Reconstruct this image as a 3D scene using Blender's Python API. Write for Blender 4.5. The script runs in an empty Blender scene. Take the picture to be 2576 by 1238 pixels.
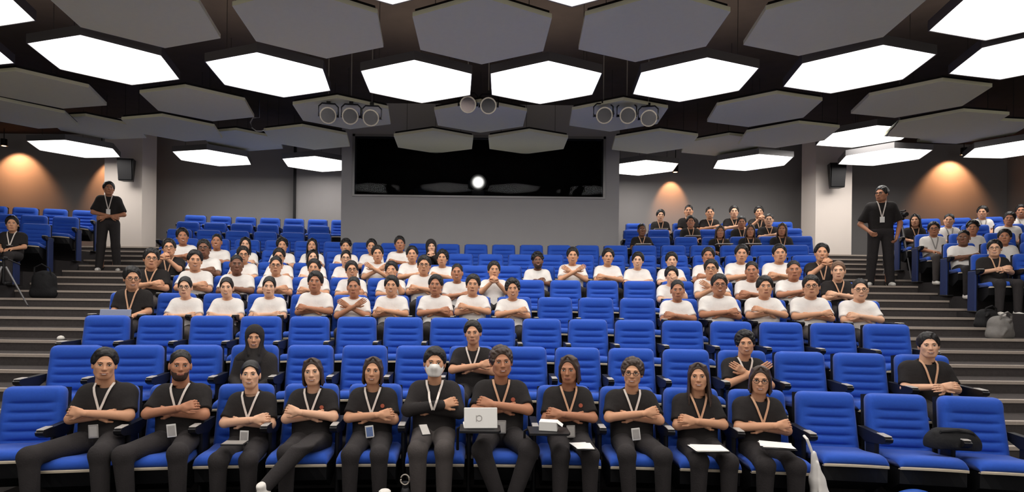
import bpy, math, random
import numpy as np
from mathutils import Vector, Matrix

random.seed(7); np.random.seed(7)
R = math.radians
scene = bpy.context.scene
COL = scene.collection

# ------------------------------------------------------------------ camera
CAMZ = 1.69
FPX, PPX, PPY, ROLL = 1500.0, 1205.0, 745.0, R(0.65)
cam_d = bpy.data.cameras.new('camera')
cam_d.sensor_width = 36.0
cam_d.lens = 36.0 * FPX / 2576.0
cam_d.shift_x = (1288 - PPX) / 2576.0
cam_d.shift_y = (PPY - 619) / 2576.0
cam = bpy.data.objects.new('camera', cam_d)
cam.location = (0, 0, CAMZ)
cam.rotation_euler = (R(90), -ROLL, 0)
COL.objects.link(cam)
scene.camera = cam

# ------------------------------------------------------------------ world, exposure
w = bpy.data.worlds.new('world'); scene.world = w; w.use_nodes = True
w.node_tree.nodes['Background'].inputs[0].default_value = (1.0, 0.96, 0.92, 1)
w.node_tree.nodes['Background'].inputs[1].default_value = 0.50
vs = scene.view_settings
vs.view_transform = 'Standard'; vs.look = 'None'; vs.gamma = 1.0; vs.use_curve_mapping = False
vs.exposure = 0.22
scene.cycles.use_denoising = True
scene.cycles.max_bounces = 6
PANEL_E = 6.0          # emission of the lit ceiling hexagons
HR = 3.03              # hexagon ceiling above camera height
HEXR = 0.875

# ------------------------------------------------------------------ helpers
def lin(c):
    return tuple(((x/255)/12.92 if x/255 <= 0.04045 else (((x/255)+0.055)/1.055)**2.4) for x in c)

MATS = {}
def mat(name, rgb, rough=0.7, metal=0.0, spec=0.3, noise=0.0, nscale=40.0, bump=0.0, bscale=200.0, coat=0.0, sheen=0.0):
    if name in MATS: return MATS[name]
    m = bpy.data.materials.new(name); m.use_nodes = True
    nt = m.node_tree; b = nt.nodes['Principled BSDF']
    c = lin(rgb)
    b.inputs['Base Color'].default_value = (*c, 1)
    b.inputs['Roughness'].default_value = rough
    b.inputs['Metallic'].default_value = metal
    b.inputs['Specular IOR Level'].default_value = spec
    if sheen:
        b.inputs['Sheen Weight'].default_value = sheen
    if coat: b.inputs['Coat Weight'].default_value = coat
    if noise or bump:
        tc = nt.nodes.new('ShaderNodeTexCoord')
    if noise:
        n = nt.nodes.new('ShaderNodeTexNoise'); n.inputs['Scale'].default_value = nscale
        n.inputs['Detail'].default_value = 4
        nt.links.new(tc.outputs['Object'], n.inputs['Vector'])
        mx = nt.nodes.new('ShaderNodeMix'); mx.data_type = 'RGBA'
        mx.inputs[6].default_value = (*[x*(1-noise) for x in c], 1)
        mx.inputs[7].default_value = (*[min(1, x*(1+noise)) for x in c], 1)
        nt.links.new(n.outputs['Fac'], mx.inputs[0])
        nt.links.new(mx.outputs[2], b.inputs['Base Color'])
    if bump:
        n2 = nt.nodes.new('ShaderNodeTexNoise'); n2.inputs['Scale'].default_value = bscale
        nt.links.new(tc.outputs['Object'], n2.inputs['Vector'])
        bp = nt.nodes.new('ShaderNodeBump'); bp.inputs['Strength'].default_value = bump
        bp.inputs['Distance'].default_value = 0.01
        nt.links.new(n2.outputs['Fac'], bp.inputs['Height'])
        nt.links.new(bp.outputs['Normal'], b.inputs['Normal'])
    MATS[name] = m
    return m

def emit(name, rgb, strength, tint=None):
    m = bpy.data.materials.new(name); m.use_nodes = True
    b = m.node_tree.nodes['Principled BSDF']
    b.inputs['Base Color'].default_value = (*(tint or lin(rgb)), 1)
    b.inputs['Emission Color'].default_value = (*lin(rgb), 1)
    b.inputs['Emission Strength'].default_value = strength
    MATS[name] = m
    return m

M_BLUE = mat('blue_fabric', (34, 82, 184), 0.75, noise=0.12, nscale=60, bump=0.25, bscale=500, sheen=0.15)
M_SHELL = mat('seat_shell_black', (20, 20, 22), 0.5, bump=0.1)
M_PLAST = mat('black_plastic', (24, 23, 25), 0.45)
M_PAD = mat('armrest_pad_grey', (178, 172, 166), 0.4, noise=0.1)
M_TRIM = mat('seat_trim', (204, 190, 168), 0.4, noise=0.05)
M_END = mat('end_panel_blue', (40, 54, 100), 0.6, noise=0.1)
M_CARPET = mat('carpet', (74, 68, 66), 0.95, noise=0.25, nscale=30, bump=0.5, bscale=300)
M_TIER = mat('tier_carpet', (52, 48, 48), 0.95, noise=0.25, nscale=30, bump=0.5, bscale=300)
M_NOSE = mat('step_nosing', (176, 162, 150), 0.6, noise=0.15, nscale=60)
M_WALL = mat('wall_paint', (146, 142, 141), 0.85, noise=0.04, nscale=3, bump=0.05)
M_BOOTH = mat('booth_paint', (158, 155, 155), 0.85, noise=0.03, nscale=3, bump=0.05)
M_PILLAR = mat('pillar_paint', (232, 220, 210), 0.8, noise=0.03, nscale=3)
M_VOID = mat('plenum_black', (74, 66, 63), 0.95, noise=0.2, nscale=4)
M_PANEL = mat('acoustic_grey', (242, 240, 206), 0.9, noise=0.03, nscale=15, bump=0.15, bscale=250)
M_FRAME = mat('aluminium_frame', (120, 118, 118), 0.4, metal=0.6)
M_DARK = mat('dark_metal', (38, 37, 38), 0.45, metal=0.5)
M_CHROME = mat('light_housing_silver', (190, 180, 168), 0.25, metal=0.9)
M_WHITE = mat('white_cloth', (232, 226, 220), 0.85, noise=0.04, nscale=25, bump=0.6, bscale=14)
M_BLACK = mat('black_cloth', (36, 32, 31), 0.9, noise=0.15, nscale=25, bump=0.7, bscale=14)
M_BLACK2 = mat('black_cloth_soft', (42, 38, 37), 0.9, noise=0.15, nscale=25, bump=0.25, bscale=60)
M_TROUS = mat('dark_trousers', (46, 42, 42), 0.9, noise=0.15, nscale=25, bump=0.25, bscale=80)
M_TROUS2 = mat('charcoal_trousers', (74, 68, 66), 0.9, noise=0.15, nscale=25, bump=0.25, bscale=80)
M_HAIR = mat('black_hair', (26, 23, 22), 0.42, noise=0.4, nscale=90, bump=0.35, bscale=160)
M_HAIR2 = mat('brown_hair', (66, 52, 45), 0.4, noise=0.4, nscale=90, bump=0.2, bscale=160)
M_HAIR3 = mat('light_brown_hair', (104, 78, 60), 0.5, noise=0.4, nscale=90, bump=0.6, bscale=120)
M_EYE = mat('eye_dark', (30, 22, 20), 0.3)
M_EYEW = mat('eye_white', (215, 208, 200), 0.3)
M_LIP = mat('lips', (150, 92, 80), 0.6)
M_TEETH = mat('teeth', (235, 228, 218), 0.4)
M_SKIN = [mat('skin_light', (226, 176, 144), 0.6, noise=0.05, nscale=30),
          mat('skin_medium', (208, 154, 120), 0.6, noise=0.05, nscale=30),
          mat('skin_tan', (182, 126, 96), 0.6, noise=0.05, nscale=30),
          mat('skin_deep', (128, 88, 68), 0.6, noise=0.05, nscale=30)]
M_LANY = mat('lanyard_white', (218, 206, 196), 0.7, noise=0.1, nscale=80)
M_LANY2 = mat('lanyard_tan', (205, 160, 128), 0.7, noise=0.1, nscale=80)
M_BADGE = mat('badge_plastic', (150, 145, 140), 0.3, noise=0.1)
M_BADGEW = mat('badge_white', (226, 222, 216), 0.3)
M_CARDBLUE = mat('badge_print_blue', (110, 130, 175), 0.4, noise=0.3, nscale=120)
M_EMBLEM = mat('shirt_emblem', (170, 92, 70), 0.7, noise=0.2, nscale=120)
M_SHOEW = mat('shoe_white', (228, 222, 214), 0.6)
M_SHOEB = mat('shoe_black', (26, 25, 25), 0.5)
M_PAPER = mat('paper_white', (236, 232, 226), 0.7)
M_GREYBAG = mat('grey_canvas', (120, 116, 112), 0.85, noise=0.2, nscale=20, bump=0.3, bscale=50)
M_BLKBAG = mat('black_canvas', (28, 27, 28), 0.8, noise=0.2, nscale=20, bump=0.3, bscale=50)

def link(o, parent=None):
    COL.objects.link(o)
    if parent is not None: o.parent = parent
    return o

def mesh_np(name, V, Fq, mats=(), midx=None, smooth=True):
    """V (n,3); Fq list of (m,k) arrays with equal k or list of tuples"""
    me = bpy.data.meshes.new(name)
    if isinstance(Fq, np.ndarray):
        n, k = Fq.shape
        me.vertices.add(len(V)); me.vertices.foreach_set('co', np.asarray(V, np.float32).ravel())
        me.loops.add(n*k); me.loops.foreach_set('vertex_index', Fq.astype(np.int32).ravel())
        me.polygons.add(n)
        me.polygons.foreach_set('loop_start', np.arange(0, n*k, k, dtype=np.int32))
        me.update(calc_edges=True)
    else:
        me.from_pydata([tuple(v) for v in V], [], [tuple(f) for f in Fq])
        me.update()
    for m in mats: me.materials.append(m)
    if midx is not None: me.polygons.foreach_set('material_index', np.asarray(midx, np.int32))
    me.polygons.foreach_set('use_smooth', np.full(len(me.polygons), smooth))
    me.update()
    return me

def obj(name, me, parent=None, loc=(0, 0, 0), rot=(0, 0, 0), scale=(1, 1, 1)):
    o = bpy.data.objects.new(name, me)
    o.location = loc; o.rotation_euler = rot; o.scale = scale
    return link(o, parent)

def empty(name, loc=(0, 0, 0), rz=0.0, scale=(1, 1, 1)):
    o = bpy.data.objects.new(name, None); o.empty_display_size = 0.1
    o.location = loc; o.rotation_euler = (0, 0, rz); o.scale = scale
    return link(o)

def tag(o, label, cat, group=None):
    o['label'] = label; o['category'] = cat
    if group: o['group'] = group
    return o
def struct(o):
    o['kind'] = 'structure'; return o

class MB:
    """mesh builder: boxes, tubes, prisms, lathes into one mesh"""
    def __init__(s): s.v = []; s.f = []
    def add(s, vs, fs):
        n = len(s.v); s.v += [tuple(v) for v in vs]; s.f += [tuple(i+n for i in f) for f in fs]; return s
    def box(s, c, d, M=None):
        x, y, z = [k/2 for k in d]
        P = [Vector((sx*x, sy*y, sz*z)) for sx in (-1, 1) for sy in (-1, 1) for sz in (-1, 1)]
        if M is not None: P = [M @ p for p in P]
        P = [p + Vector(c) for p in P]
        return s.add(P, [(0,1,3,2),(4,6,7,5),(0,4,5,1),(2,3,7,6),(0,2,6,4),(1,5,7,3)])
    def bbox(s, x0, x1, y0, y1, z0, z1):
        return s.box(((x0+x1)/2, (y0+y1)/2, (z0+z1)/2), (x1-x0, y1-y0, z1-z0))
    def rbox(s, c, d, r=0.01, M=None):
        """box with chamfered edges along all sides"""
        x, y, z = [k/2 for k in d]; r = min(r, x*.9, y*.9, z*.9)
        P = []; idx = {}
        for sx in (-1, 1):
            for sy in (-1, 1):
                for sz in (-1, 1):
                    for a in range(3):
                        p = [sx*(x-r), sy*(y-r), sz*(z-r)]
                        p[a] = (sx*x, sy*y, sz*z)[a]
                        idx[(sx, sy, sz, a)] = len(P); P.append(Vector(p))
        Fc = []
        for a in range(3):
            b, c2 = (a+1) % 3, (a+2) % 3
            for sg in (-1, 1):
                q = []
                for (u, v) in ((-1,-1),(1,-1),(1,1),(-1,1)):
                    t = [0,0,0]; t[a] = sg; t[b] = u; t[c2] = v
                    q.append(idx[(*t, a)])
                Fc.append(q if sg > 0 else q[::-1])
        for a in range(3):
            b, c2 = (a+1) % 3, (a+2) % 3
            for u in (-1, 1):
                for v in (-1, 1):
                    t0 = [0,0,0]; t0[a] = -1; t0[b] = u; t0[c2] = v
                    t1 = list(t0); t1[a] = 1
                    q = [idx[(*t0, b)], idx[(*t1, b)], idx[(*t1, c2)], idx[(*t0, c2)]]
                    Fc.append(q if u*v < 0 else q[::-1])
        for sx in (-1, 1):
            for sy in (-1, 1):
                for sz in (-1, 1):
                    q = [idx[(sx, sy, sz, a)] for a in range(3)]
                    Fc.append(q if sx*sy*sz > 0 else q[::-1])
        if M is not None: P = [M @ p for p in P]
        return s.add([p + Vector(c) for p in P], Fc)
    def tube(s, pts, rad, n=8, cap=True):
        pts = [Vector(p) for p in pts]
        if not isinstance(rad, (list, tuple)): rad = [rad]*len(pts)
        rings = []; up = Vector((0, 0, 1))
        for i, p in enumerate(pts):
            d = (pts[min(i+1, len(pts)-1)] - pts[max(i-1, 0)]).normalized()
            a = d.cross(up)
            if a.length < 1e-3: a = d.cross(Vector((1, 0, 0)))
            a.normalize(); b = d.cross(a).normalized()
            rings.append([p + (a*math.cos(2*math.pi*k/n) + b*math.sin(2*math.pi*k/n))*rad[i] for k in range(n)])
        V = [v for r in rings for v in r]; Fc = []
        for i in range(len(pts)-1):
            for k in range(n):
                k2 = (k+1) % n
                Fc.append((i*n+k, i*n+k2, (i+1)*n+k2, (i+1)*n+k))
        if cap:
            Fc.append(tuple(range(n))[::-1]); Fc.append(tuple(range((len(pts)-1)*n, len(pts)*n)))
        return s.add(V, Fc)
    def prism(s, poly, z0, z1):
        n = len(poly)
        V = [(x, y, z0) for x, y in poly] + [(x, y, z1) for x, y in poly]
        Fc = [tuple(range(n))[::-1], tuple(range(n, 2*n))] + [(i, (i+1) % n, n+(i+1) % n, n+i) for i in range(n)]
        return s.add(V, Fc)
    def me(s, name, mats, smooth=False):
        if not isinstance(mats, (list, tuple)): mats = [mats]
        return mesh_np(name, s.v, s.f, mats, smooth=smooth)

def unroll(u, v):
    du, dv = u-PPX, v-PPY; c, s = math.cos(ROLL), math.sin(ROLL)
    return du*c + dv*s, -du*s + dv*c
def at(u, v, Y):
    a, b = unroll(u, v)
    return Vector((a*Y/FPX, Y, CAMZ - b*Y/FPX))

# hall geometry: seat rows on concentric arcs, one row every ROWD metres
XC, YC, ROWD, RISE, PITCH = 0.2, -14.2, 0.924, 0.2538, 0.54
def row_R(j): return 5.14 + ROWD*(j-1) - YC
def row_z(j): return RISE*(j-1)
def arc_pt(j, X, off=0.0):
    r = row_R(j) + off
    return YC + math.sqrt(max(r*r - (X-XC)**2, 0))
def stair_z(Y): return 0.27467*Y - 1.0767
STEPD = 0.477; STEP0 = 5.82 - 5*STEPD
TOPY = STEP0 + 22*STEPD           # where the flat rear landing starts
def stair_floor(Y):
    k = math.floor((Y-STEP0)/STEPD + 1e-6)
    return stair_z(STEP0 + min(max(k, 0), 22)*STEPD)
LANDZ = stair_z(TOPY)
def edge_x(Y, side):
    d = 4.0 + 0.305*(Y-4.8)
    return XC + side*d

ORD = ['zeroth','first','second','third','fourth','fifth','sixth','seventh','eighth','ninth','tenth','eleventh','twelfth',
       'thirteenth','fourteenth','fifteenth','sixteenth','seventeenth','eighteenth','nineteenth','twentieth','twenty-first',
       'twenty-second','twenty-third','twenty-fourth','twenty-fifth','twenty-sixth','twenty-seventh']

# ================================================================== structure
def wallbox(name, x0, x1, y0, y1, z0, z1, m):
    return struct(obj(name, MB().bbox(x0, x1, y0, y1, z0, z1).me(name, m)))
WB = 15.4
wallbox('wall_back', -13.8, 13.8, WB, WB+.2, 0, 6.0, M_WALL)
wallbox('wall_left', -13.8, -13.6, 0, WB, -.5, 6.0, M_WALL)
wallbox('wall_right', 13.6, 13.8, 0, WB, -.5, 6.0, M_WALL)
wallbox('ceiling', -13.8, 13.8, 0, WB+.2, 5.75, 5.95, M_VOID)
wallbox('floor', -13.8, 13.8, -3, 6.5, -.12, 0.0, M_TIER)

# projection booth in the middle of the rear wall
BX, BY = 2.94, 12.62
wz0, wz1 = at(1205, 493, BY).z, at(1205, 347, BY).z
wx0, wx1 = at(893, 420, BY).x, at(1517, 420, BY).x
b = MB()
b.bbox(-BX, BX, BY, BY+.15, 1.2, wz0)
b.bbox(-BX, BX, BY, BY+.15, wz1, 5.75)
b.bbox(-BX, wx0, BY, BY+.15, wz0, wz1); b.bbox(wx1, BX, BY, BY+.15, wz0, wz1)
b.bbox(-BX, -BX+.15, BY+.15, WB, 1.2, 5.75); b.bbox(BX-.15, BX, BY+.15, WB, 1.2, 5.75)
struct(obj('wall_booth', b.me('wall_booth', M_BOOTH)))
b = MB(); b.bbox(-BX+.15, BX-.15, BY+.15, WB, wz0-.25, wz0-.2); b.bbox(-BX+.15, BX-.15, BY+2.2, BY+2.25, wz0-.2, 5.75)
b.bbox(-BX+.15, -BX+.16, BY+.15, BY+2.2, wz0-.2, 5.75); b.bbox(BX-.16, BX-.15, BY+.15, BY+2.2, wz0-.2, 5.75)
b.bbox(-BX+.15, BX-.15, BY+.15, BY+2.2, 5.70, 5.75)
struct(obj('wall_booth_lining', b.me('wall_booth_lining', M_VOID)))
win = struct(empty('window_1', (0, BY, wz0)))
ft = .05
b = MB(); h = wz1-wz0
b.bbox(wx0-ft, wx0, -.03, .05, -.0, h+ft); b.bbox(wx1, wx1+ft, -.03, .05, -.0, h+ft)
b.bbox(wx0-ft, wx1+ft, -.03, .05, h, h+ft); b.bbox(wx0-ft, wx1+ft, -.03, .05, -.04, 0)
obj('window_frame', b.me('window_frame', M_FRAME), win)
g = bpy.data.materials.new('booth_glass'); g.use_nodes = True
gn = g.node_tree; gn.nodes.remove(gn.nodes['Principled BSDF'])
tr = gn.nodes.new('ShaderNodeBsdfTransparent'); tr.inputs[0].default_value = (.55, .57, .6, 1)
gl = gn.nodes.new('ShaderNodeBsdfGlossy'); gl.inputs['Roughness'].default_value = 0.02; gl.inputs[0].default_value = (.8, .8, .8, 1)
mxs = gn.nodes.new('ShaderNodeMixShader'); mxs.inputs[0].default_value = 0.003
gn.links.new(tr.outputs[0], mxs.inputs[1]); gn.links.new(gl.outputs[0], mxs.inputs[2])
gn.links.new(mxs.outputs[0], gn.nodes['Material Output'].inputs[0])
obj('pane', MB().bbox(wx0, wx1, .0, .012, 0, h).me('pane', g), win)

# rear pilaster strip left of the booth
px = at(745, 500, WB-.25).x
b = MB(); b.bbox(px, -BX, WB-.25, WB, 0, 5.75)
struct(obj('trim_1', b.me('trim_1', M_WALL)))
b = MB(); b.bbox(px-.06, px, WB-.3, WB, 0, 5.75)
struct(obj('trim_2', b.me('trim_2', M_DARK)))

# two square pillars
PY = TOPY
xl0, xl1 = at(262, 500, PY).x, at(357, 500, PY).x
xr0, xr1 = at(2052, 500, PY).x, at(2143, 500, PY).x
b = MB(); b.bbox(xl0, xl1, PY, PY+.62, LANDZ, 5.75); struct(obj('wall_pillar_left', b.me('wall_pillar_left', M_PILLAR)))
b = MB(); b.bbox(xr0, xr1, PY, PY+.62, LANDZ, 5.75); struct(obj('wall_pillar_right', b.me('wall_pillar_right', M_PILLAR)))

# aisle stairs: straight steps each side of the middle block
for side, nm in ((-1, 'left'), (1, 'right')):
    root = struct(empty('floor_stair_'+nm, (0, 0, 0)))
    for k in range(0, 23):
        y0 = STEP0 + k*STEPD; z = stair_z(y0); y1 = y0 + STEPD if k < 22 else WB
        if z < 0.03: continue
        e = edge_x(y0, side); o_ = side*13.6
        x0, x1 = min(e, o_), max(e, o_)
        b = MB(); b.bbox(x0, x1, y0, y1, z-.35, z)
        st = obj('step', b.me('step', M_CARPET), root)
        b = MB(); b.bbox(x0, x1, y0-.012, y0+.05, z-.028, z+.006)
        obj('nosing', b.me('nosing', M_NOSE), st)
# flat landing behind the last centre row and by the booth
b = MB(); b.bbox(edge_x(TOPY, -1), edge_x(TOPY, 1), TOPY+.9, WB, 1.2, LANDZ-.05)
struct(obj('floor_landing', b.me('floor_landing', M_TIER)))
# curved seating tiers
def tier(name, j, x0, x1):
    n = max(4, int((x1-x0)/.5)); V = []; Fc = []
    for i in range(n+1):
        X = x0 + (x1-x0)*i/n
        ya, yb = arc_pt(j, X, -.80), arc_pt(j, X, .125)
        z = row_z(j)
        V += [(X, ya, z), (X, yb, z), (X, ya, z-.5), (X, yb, z-.5)]
    for i in range(n):
        a = 4*i; c = a+4
        Fc += [(a, c, c+1, a+1), (a, a+2, c+2, c), (a+1, c+1, c+3, a+3), (a+2, a+3, c+3, c+2)]
    Fc += [(0, 1, 3, 2), (4*n, 4*n+2, 4*n+3, 4*n+1)]
    return struct(obj(name, mesh_np(name, V, Fc, [M_TIER], smooth=False)))

# ================================================================== ceiling hexagons
def lit_material():
    m = bpy.data.materials.new('lit_diffuser'); m.use_nodes = True
    nt = m.node_tree; b = nt.nodes['Principled BSDF']
    b.inputs['Base Color'].default_value = (.8, .79, .77, 1)
    tc = nt.nodes.new('ShaderNodeTexCoord')
    ln = nt.nodes.new('ShaderNodeVectorMath'); ln.operation = 'LENGTH'
    nt.links.new(tc.outputs['Object'], ln.inputs[0])
    mr = nt.nodes.new('ShaderNodeMapRange')
    mr.inputs['From Min'].default_value = .45; mr.inputs['From Max'].default_value = .88
    mr.inputs['To Min'].default_value = PANEL_E*1.25; mr.inputs['To Max'].default_value = PANEL_E*.10
    nt.links.new(ln.outputs['Value'], mr.inputs['Value'])
    b.inputs['Emission Color'].default_value = (1.0, .965, .92, 1)
    nt.links.new(mr.outputs[0], b.inputs['Emission Strength'])
    return m
M_LIT = lit_material()
hexpoly = lambda r: [(r*math.cos(R(90+60*i)), r*math.sin(R(90+60*i))) for i in range(6)]
me_panel = MB().prism(hexpoly(HEXR), 0, .05).me('panel', M_PANEL)
me_back = MB().prism(hexpoly(HEXR-.03), .05, .09).me('backing', M_DARK)
me_diff = MB().prism(hexpoly(HEXR-.012), 0, .03).me('diffuser', M_LIT)
b = MB()
po, pi_ = hexpoly(HEXR), hexpoly(HEXR-.012)
V = [(x, y, z) for z in (-.006, .11) for x, y in po] + [(x, y, z) for z in (-.006, .11) for x, y in pi_]
Fc = []
for i in range(6):
    k = (i+1) % 6
    Fc += [(i, k, 6+k, 6+i), (12+i, 18+i, 18+k, 12+k), (i, 12+i, 12+k, k), (6+i, 6+k, 18+k, 18+i)]
me_rim = b.add(V, Fc).me('rim', M_FRAME)
M_LID_GLOW = emit('added_lid_glow', (255, 236, 214), 1.3)  # glow added to the lids to make halos on the ceiling around the lights
me_lid_glow = MB().prism(hexpoly(HEXR-.012), .1, .11).me('lid', M_LID_GLOW)
me_lid_dark = MB().prism(hexpoly(HEXR-.012), .1, .11).me('lid', M_DARK)
def wire_me(L): return MB().tube([(0, 0, .05), (0, 0, L)], .004, 5).me('suspension_wire', M_DARK)
WIRES = {}

HEX = []   # (x, y, rot_deg, dz, lit, label)
def hexrow(items, dz, where):
    items = sorted(items)
    for i, (x, y, lit) in enumerate(items):
        HEX.append((x, y, -2.55*x, dz, lit, i+1, len(items), where))
hexrow([(-.9,2.2,1),(.9,2.2,1),(-2.82,2.0,1),(2.82,2.0,1),(-4.7,1.7,1),(4.7,1.7,1)], 0, 'unseen fill row added above the stage')  # out-of-view lights added to brighten the front-row faces
hexrow([(-.9,5.35,1),(.9,5.35,1),(-2.82,5.15,1),(2.82,5.15,1)], 0, 'row at the top edge of view')
hexrow([(-5.62,6.07,1),(-3.78,6.53,0),(-1.92,6.79,0),(0,6.92,0),(1.9,6.79,0),(3.79,6.55,0),(5.62,6.07,1)], 0, 'large nearest row')
hexrow([(-6.8,7.29,1),(-4.92,7.87,1),(-2.93,8.33,1),(-.9,8.52,1),(.89,8.50,1),(2.94,8.33,1),(4.93,7.89,1),(6.8,7.29,1)], 0, 'bright row over the front seats')
hexrow([(-6.68,9.05,0),(-4.55,9.66,0),(-2.31,10.06,0),(-.01,10.18,0),(2.27,10.02,0),(4.53,9.64,0),(6.6,9.04,0)], 0, 'grey row behind the bright row')
hexrow([(-7.95,10.3,0),(-5.7,11.1,0),(-3.36,11.65,0),(-.92,11.83,0),(.92,11.8,0),(3.37,11.67,0),(5.68,11.09,0),(7.99,10.32,0)], 0, 'grey row before the booth window')
hexrow([(-7.5,11.7,0),(-5.0,12.55,0),(5.05,12.5,0),(7.5,11.68,1),(9.3,11.3,0)], .17, 'raised row behind the last grey row')
hexrow([(-8.62,12.7,1),(-6.0,13.4,1),(-3.77,13.9,1),(3.77,13.92,1),(6.02,13.25,1),(8.5,12.6,1),(10.6,11.8,1)], 0, 'rearmost bright row')
for (x, y, rot, dz, lit, i, n, where) in HEX:
    nm = 'hexagon_light' if lit else 'acoustic_panel'
    r = empty(nm, (x, y, CAMZ+HR+dz), R(rot))
    if lit:
        obj('diffuser', me_diff, r); obj('rim', me_rim, r); obj('lid', me_lid_glow if y < 11 else me_lid_dark, r)
        tag(r, f'lit white hexagonal ceiling light, {ORD[i]} from left in {where}', 'ceiling light', 'lit ceiling hexagons')
    else:
        obj('panel', me_panel, r); obj('backing', me_back, r)
        tag(r, f'grey unlit hexagonal ceiling panel, {ORD[i]} from left in {where}', 'ceiling panel', 'grey ceiling hexagons')
    L = 5.745-(CAMZ+HR+dz)
    if dz not in WIRES: WIRES[dz] = wire_me(L)
    for i_ in (0, 2, 4):
        x_, y_ = hexpoly(.6)[i_]; obj('suspension_wire', WIRES[dz], r, (x_, y_, 0))

# ================================================================== warm downlights by the rear wall
def downlight(u, v, Y, power, label, spread=75, tilt=0.0):
    p = at(u, v, Y); r = empty('downlight', p)
    b = MB()
    b.tube([(0, 0, .0), (0, 0, .16)], .07, 14); obj('can', b.me('can', M_DARK), r)
    b = MB(); b.tube([(0, 0, -.012), (0, 0, .0)], .085, 14); obj('rim', b.me('rim', M_FRAME), r)
    b = MB(); b.tube([(0, 0, -.014), (0, 0, -.012)], .05, 14); obj('lens', b.me('lens', M_WARM), r)
    b = MB(); b.tube([(0, 0, .16), (0, 0, 5.75-p.z)], .01, 6); obj('stem', b.me('stem', M_DARK), r)
    tag(r, label, 'lamp', 'warm downlights by the rear wall')
    l = bpy.data.lights.new('warm_spot', 'SPOT'); l.energy = power; l.color = (1.0, .44, .19)
    l.spot_size = R(spread); l.spot_blend = .5; l.shadow_soft_size = .05
    lo = bpy.data.objects.new('warm_spot', l); lo.parent = r; lo.location = (0, 0, -.03); lo.rotation_euler = (R(tilt), 0, 0)
    COL.objects.link(lo)
M_WARM = emit('warm_lens', (255, 200, 150), 6)
downlight(2425, 388, 14.95, 150, 'small round downlight above the warm glow on the right wall', 100, 38)
downlight(1699, 432, 15.05, 75, 'small round downlight above people in black at the right rear', 70, 34)
downlight(256, 382, 14.95, 110, 'small round downlight beside the left pillar', 80, 36)
downlight(10, 366, 14.9, 150, 'small round downlight at the left edge of the view', 100, 38)

# ================================================================== stage lights, speakers, projector
def stage_light(u, v, yaw, bright, label, Y=9.35):
    p = at(u, v, Y); r = empty('stage_light', p, R(yaw))
    b = MB()  # can pointing to -Y and slightly down
    T = Matrix.Rotation(R(18), 4, 'X')
    def ring(y0, y1, r0, r1, n=20):
        mb = MB(); mb.tube([T @ Vector((0, y0, 0)), T @ Vector((0, y1, 0))], [r0, r1], n); return mb
    obj('housing', ring(-.09, .17, .115, .085).me('housing', M_DARK, False), r)
    obj('front_ring', ring(-.125, -.088, .128, .128).me('front_ring', M_CHROME, False), r)
    obj('lens', ring(-.128, -.124, .108, .108).me('lens', M_LENSB if bright else M_LENS, False), r)
    obj('rear_cap', ring(.17, .21, .085, .05).me('rear_cap', M_DARK, False), r)
    b = MB(); b.tube([(-.15, .02, -.02), (-.15, .02, .14), (-.10, .02, .19), (.10, .02, .19), (.15, .02, .14), (.15, .02, -.02)], .012, 6)
    b.tube([(-.15, .02, 0), (-.11, .02, 0)], .02, 8); b.tube([(.11, .02, 0), (.15, .02, 0)], .02, 8)
    obj('yoke', b.me('yoke', M_DARK), r)
    b = MB(); b.box((0, .02, .215), (.06, .05, .05)); obj('clamp', b.me('clamp', M_DARK), r)
    b = MB(); b.tube([(0, .02, .23), (0, .02, 5.75-p.z)], .009, 6); obj('hanging_rod', b.me('hanging_rod', M_FRAME), r)
    for s in (1,):
        b = MB(); b.box(T @ Vector((s*.135, -.15, .03)), (.05, .1, .004), Matrix.Rotation(R(80*s), 3, 'Y')); 
        if s > 0: obj('barn_door', b.me('barn_door', M_DARK), r)
    tag(r, label, 'stage light', 'stage lights hung under the ceiling')
M_LENS = mat('fresnel_lens', (62, 60, 61), 0.3, spec=0.5, noise=0.1, nscale=60)
M_LENSB = mat('fresnel_lens_pale', (128, 116, 112), 0.3, spec=0.5, noise=0.1, nscale=60)
SL = [(826, 290, 12, 'leftmost'), (883, 292, 6, 'middle'), (935, 296, 4, 'rightmost')]
for u, v, yw, wh in SL: stage_light(u, v, yw, False, f'{wh} round stage light of the left cluster of three')
stage_light(1177, 263, 2, True, 'pale-lensed round stage light, left of the central pair')
stage_light(1229, 266, -2, False, 'grey-lensed round stage light, right of the central pair')
for u, v, yw, wh in [(1518, 290, -4, 'leftmost'), (1577, 290, -6, 'middle'), (1631, 297, -12, 'rightmost')]:
    stage_light(u, v, yw, False, f'{wh} round stage light of the right cluster of three')

def speaker(u, v, Y, hgt, label, yaw):
    p = at(u, v, Y); r = empty('wall_speaker', p, R(yaw))
    w_ = .36
    b = MB(); b.add([(-w_/2, 0, hgt/2), (w_/2, 0, hgt/2), (w_/2*.86, .03, -hgt/2), (-w_/2*.86, .03, -hgt/2),
                     (-w_/2*.7, .26, hgt/2), (w_/2*.7, .26, hgt/2), (w_/2*.6, .2, -hgt/2), (-w_/2*.6, .2, -hgt/2)],
                    [(0,1,2,3),(4,7,6,5),(0,4,5,1),(3,2,6,7),(0,3,7,4),(1,5,6,2)])
    obj('cabinet', b.me('cabinet', M_PLAST), r)
    b = MB(); b.box((0, -.004, 0), (w_*.82, .012, hgt*.92), Matrix.Rotation(R(3.5), 3, 'X')); obj('grille', b.me('grille', M_DARK), r)
    b = MB(); b.box((0, .28, .05), (.07, .2, .07)); obj('bracket', b.me('bracket', M_DARK), r)
    tag(r, label, 'speaker', 'speakers on the pillars')
speaker(314, 426, PY-.33, .50, 'black speaker mounted on the left white pillar', 6)
speaker(2109, 440, PY-.33, .56, 'black speaker mounted on the right white pillar', -6)

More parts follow.
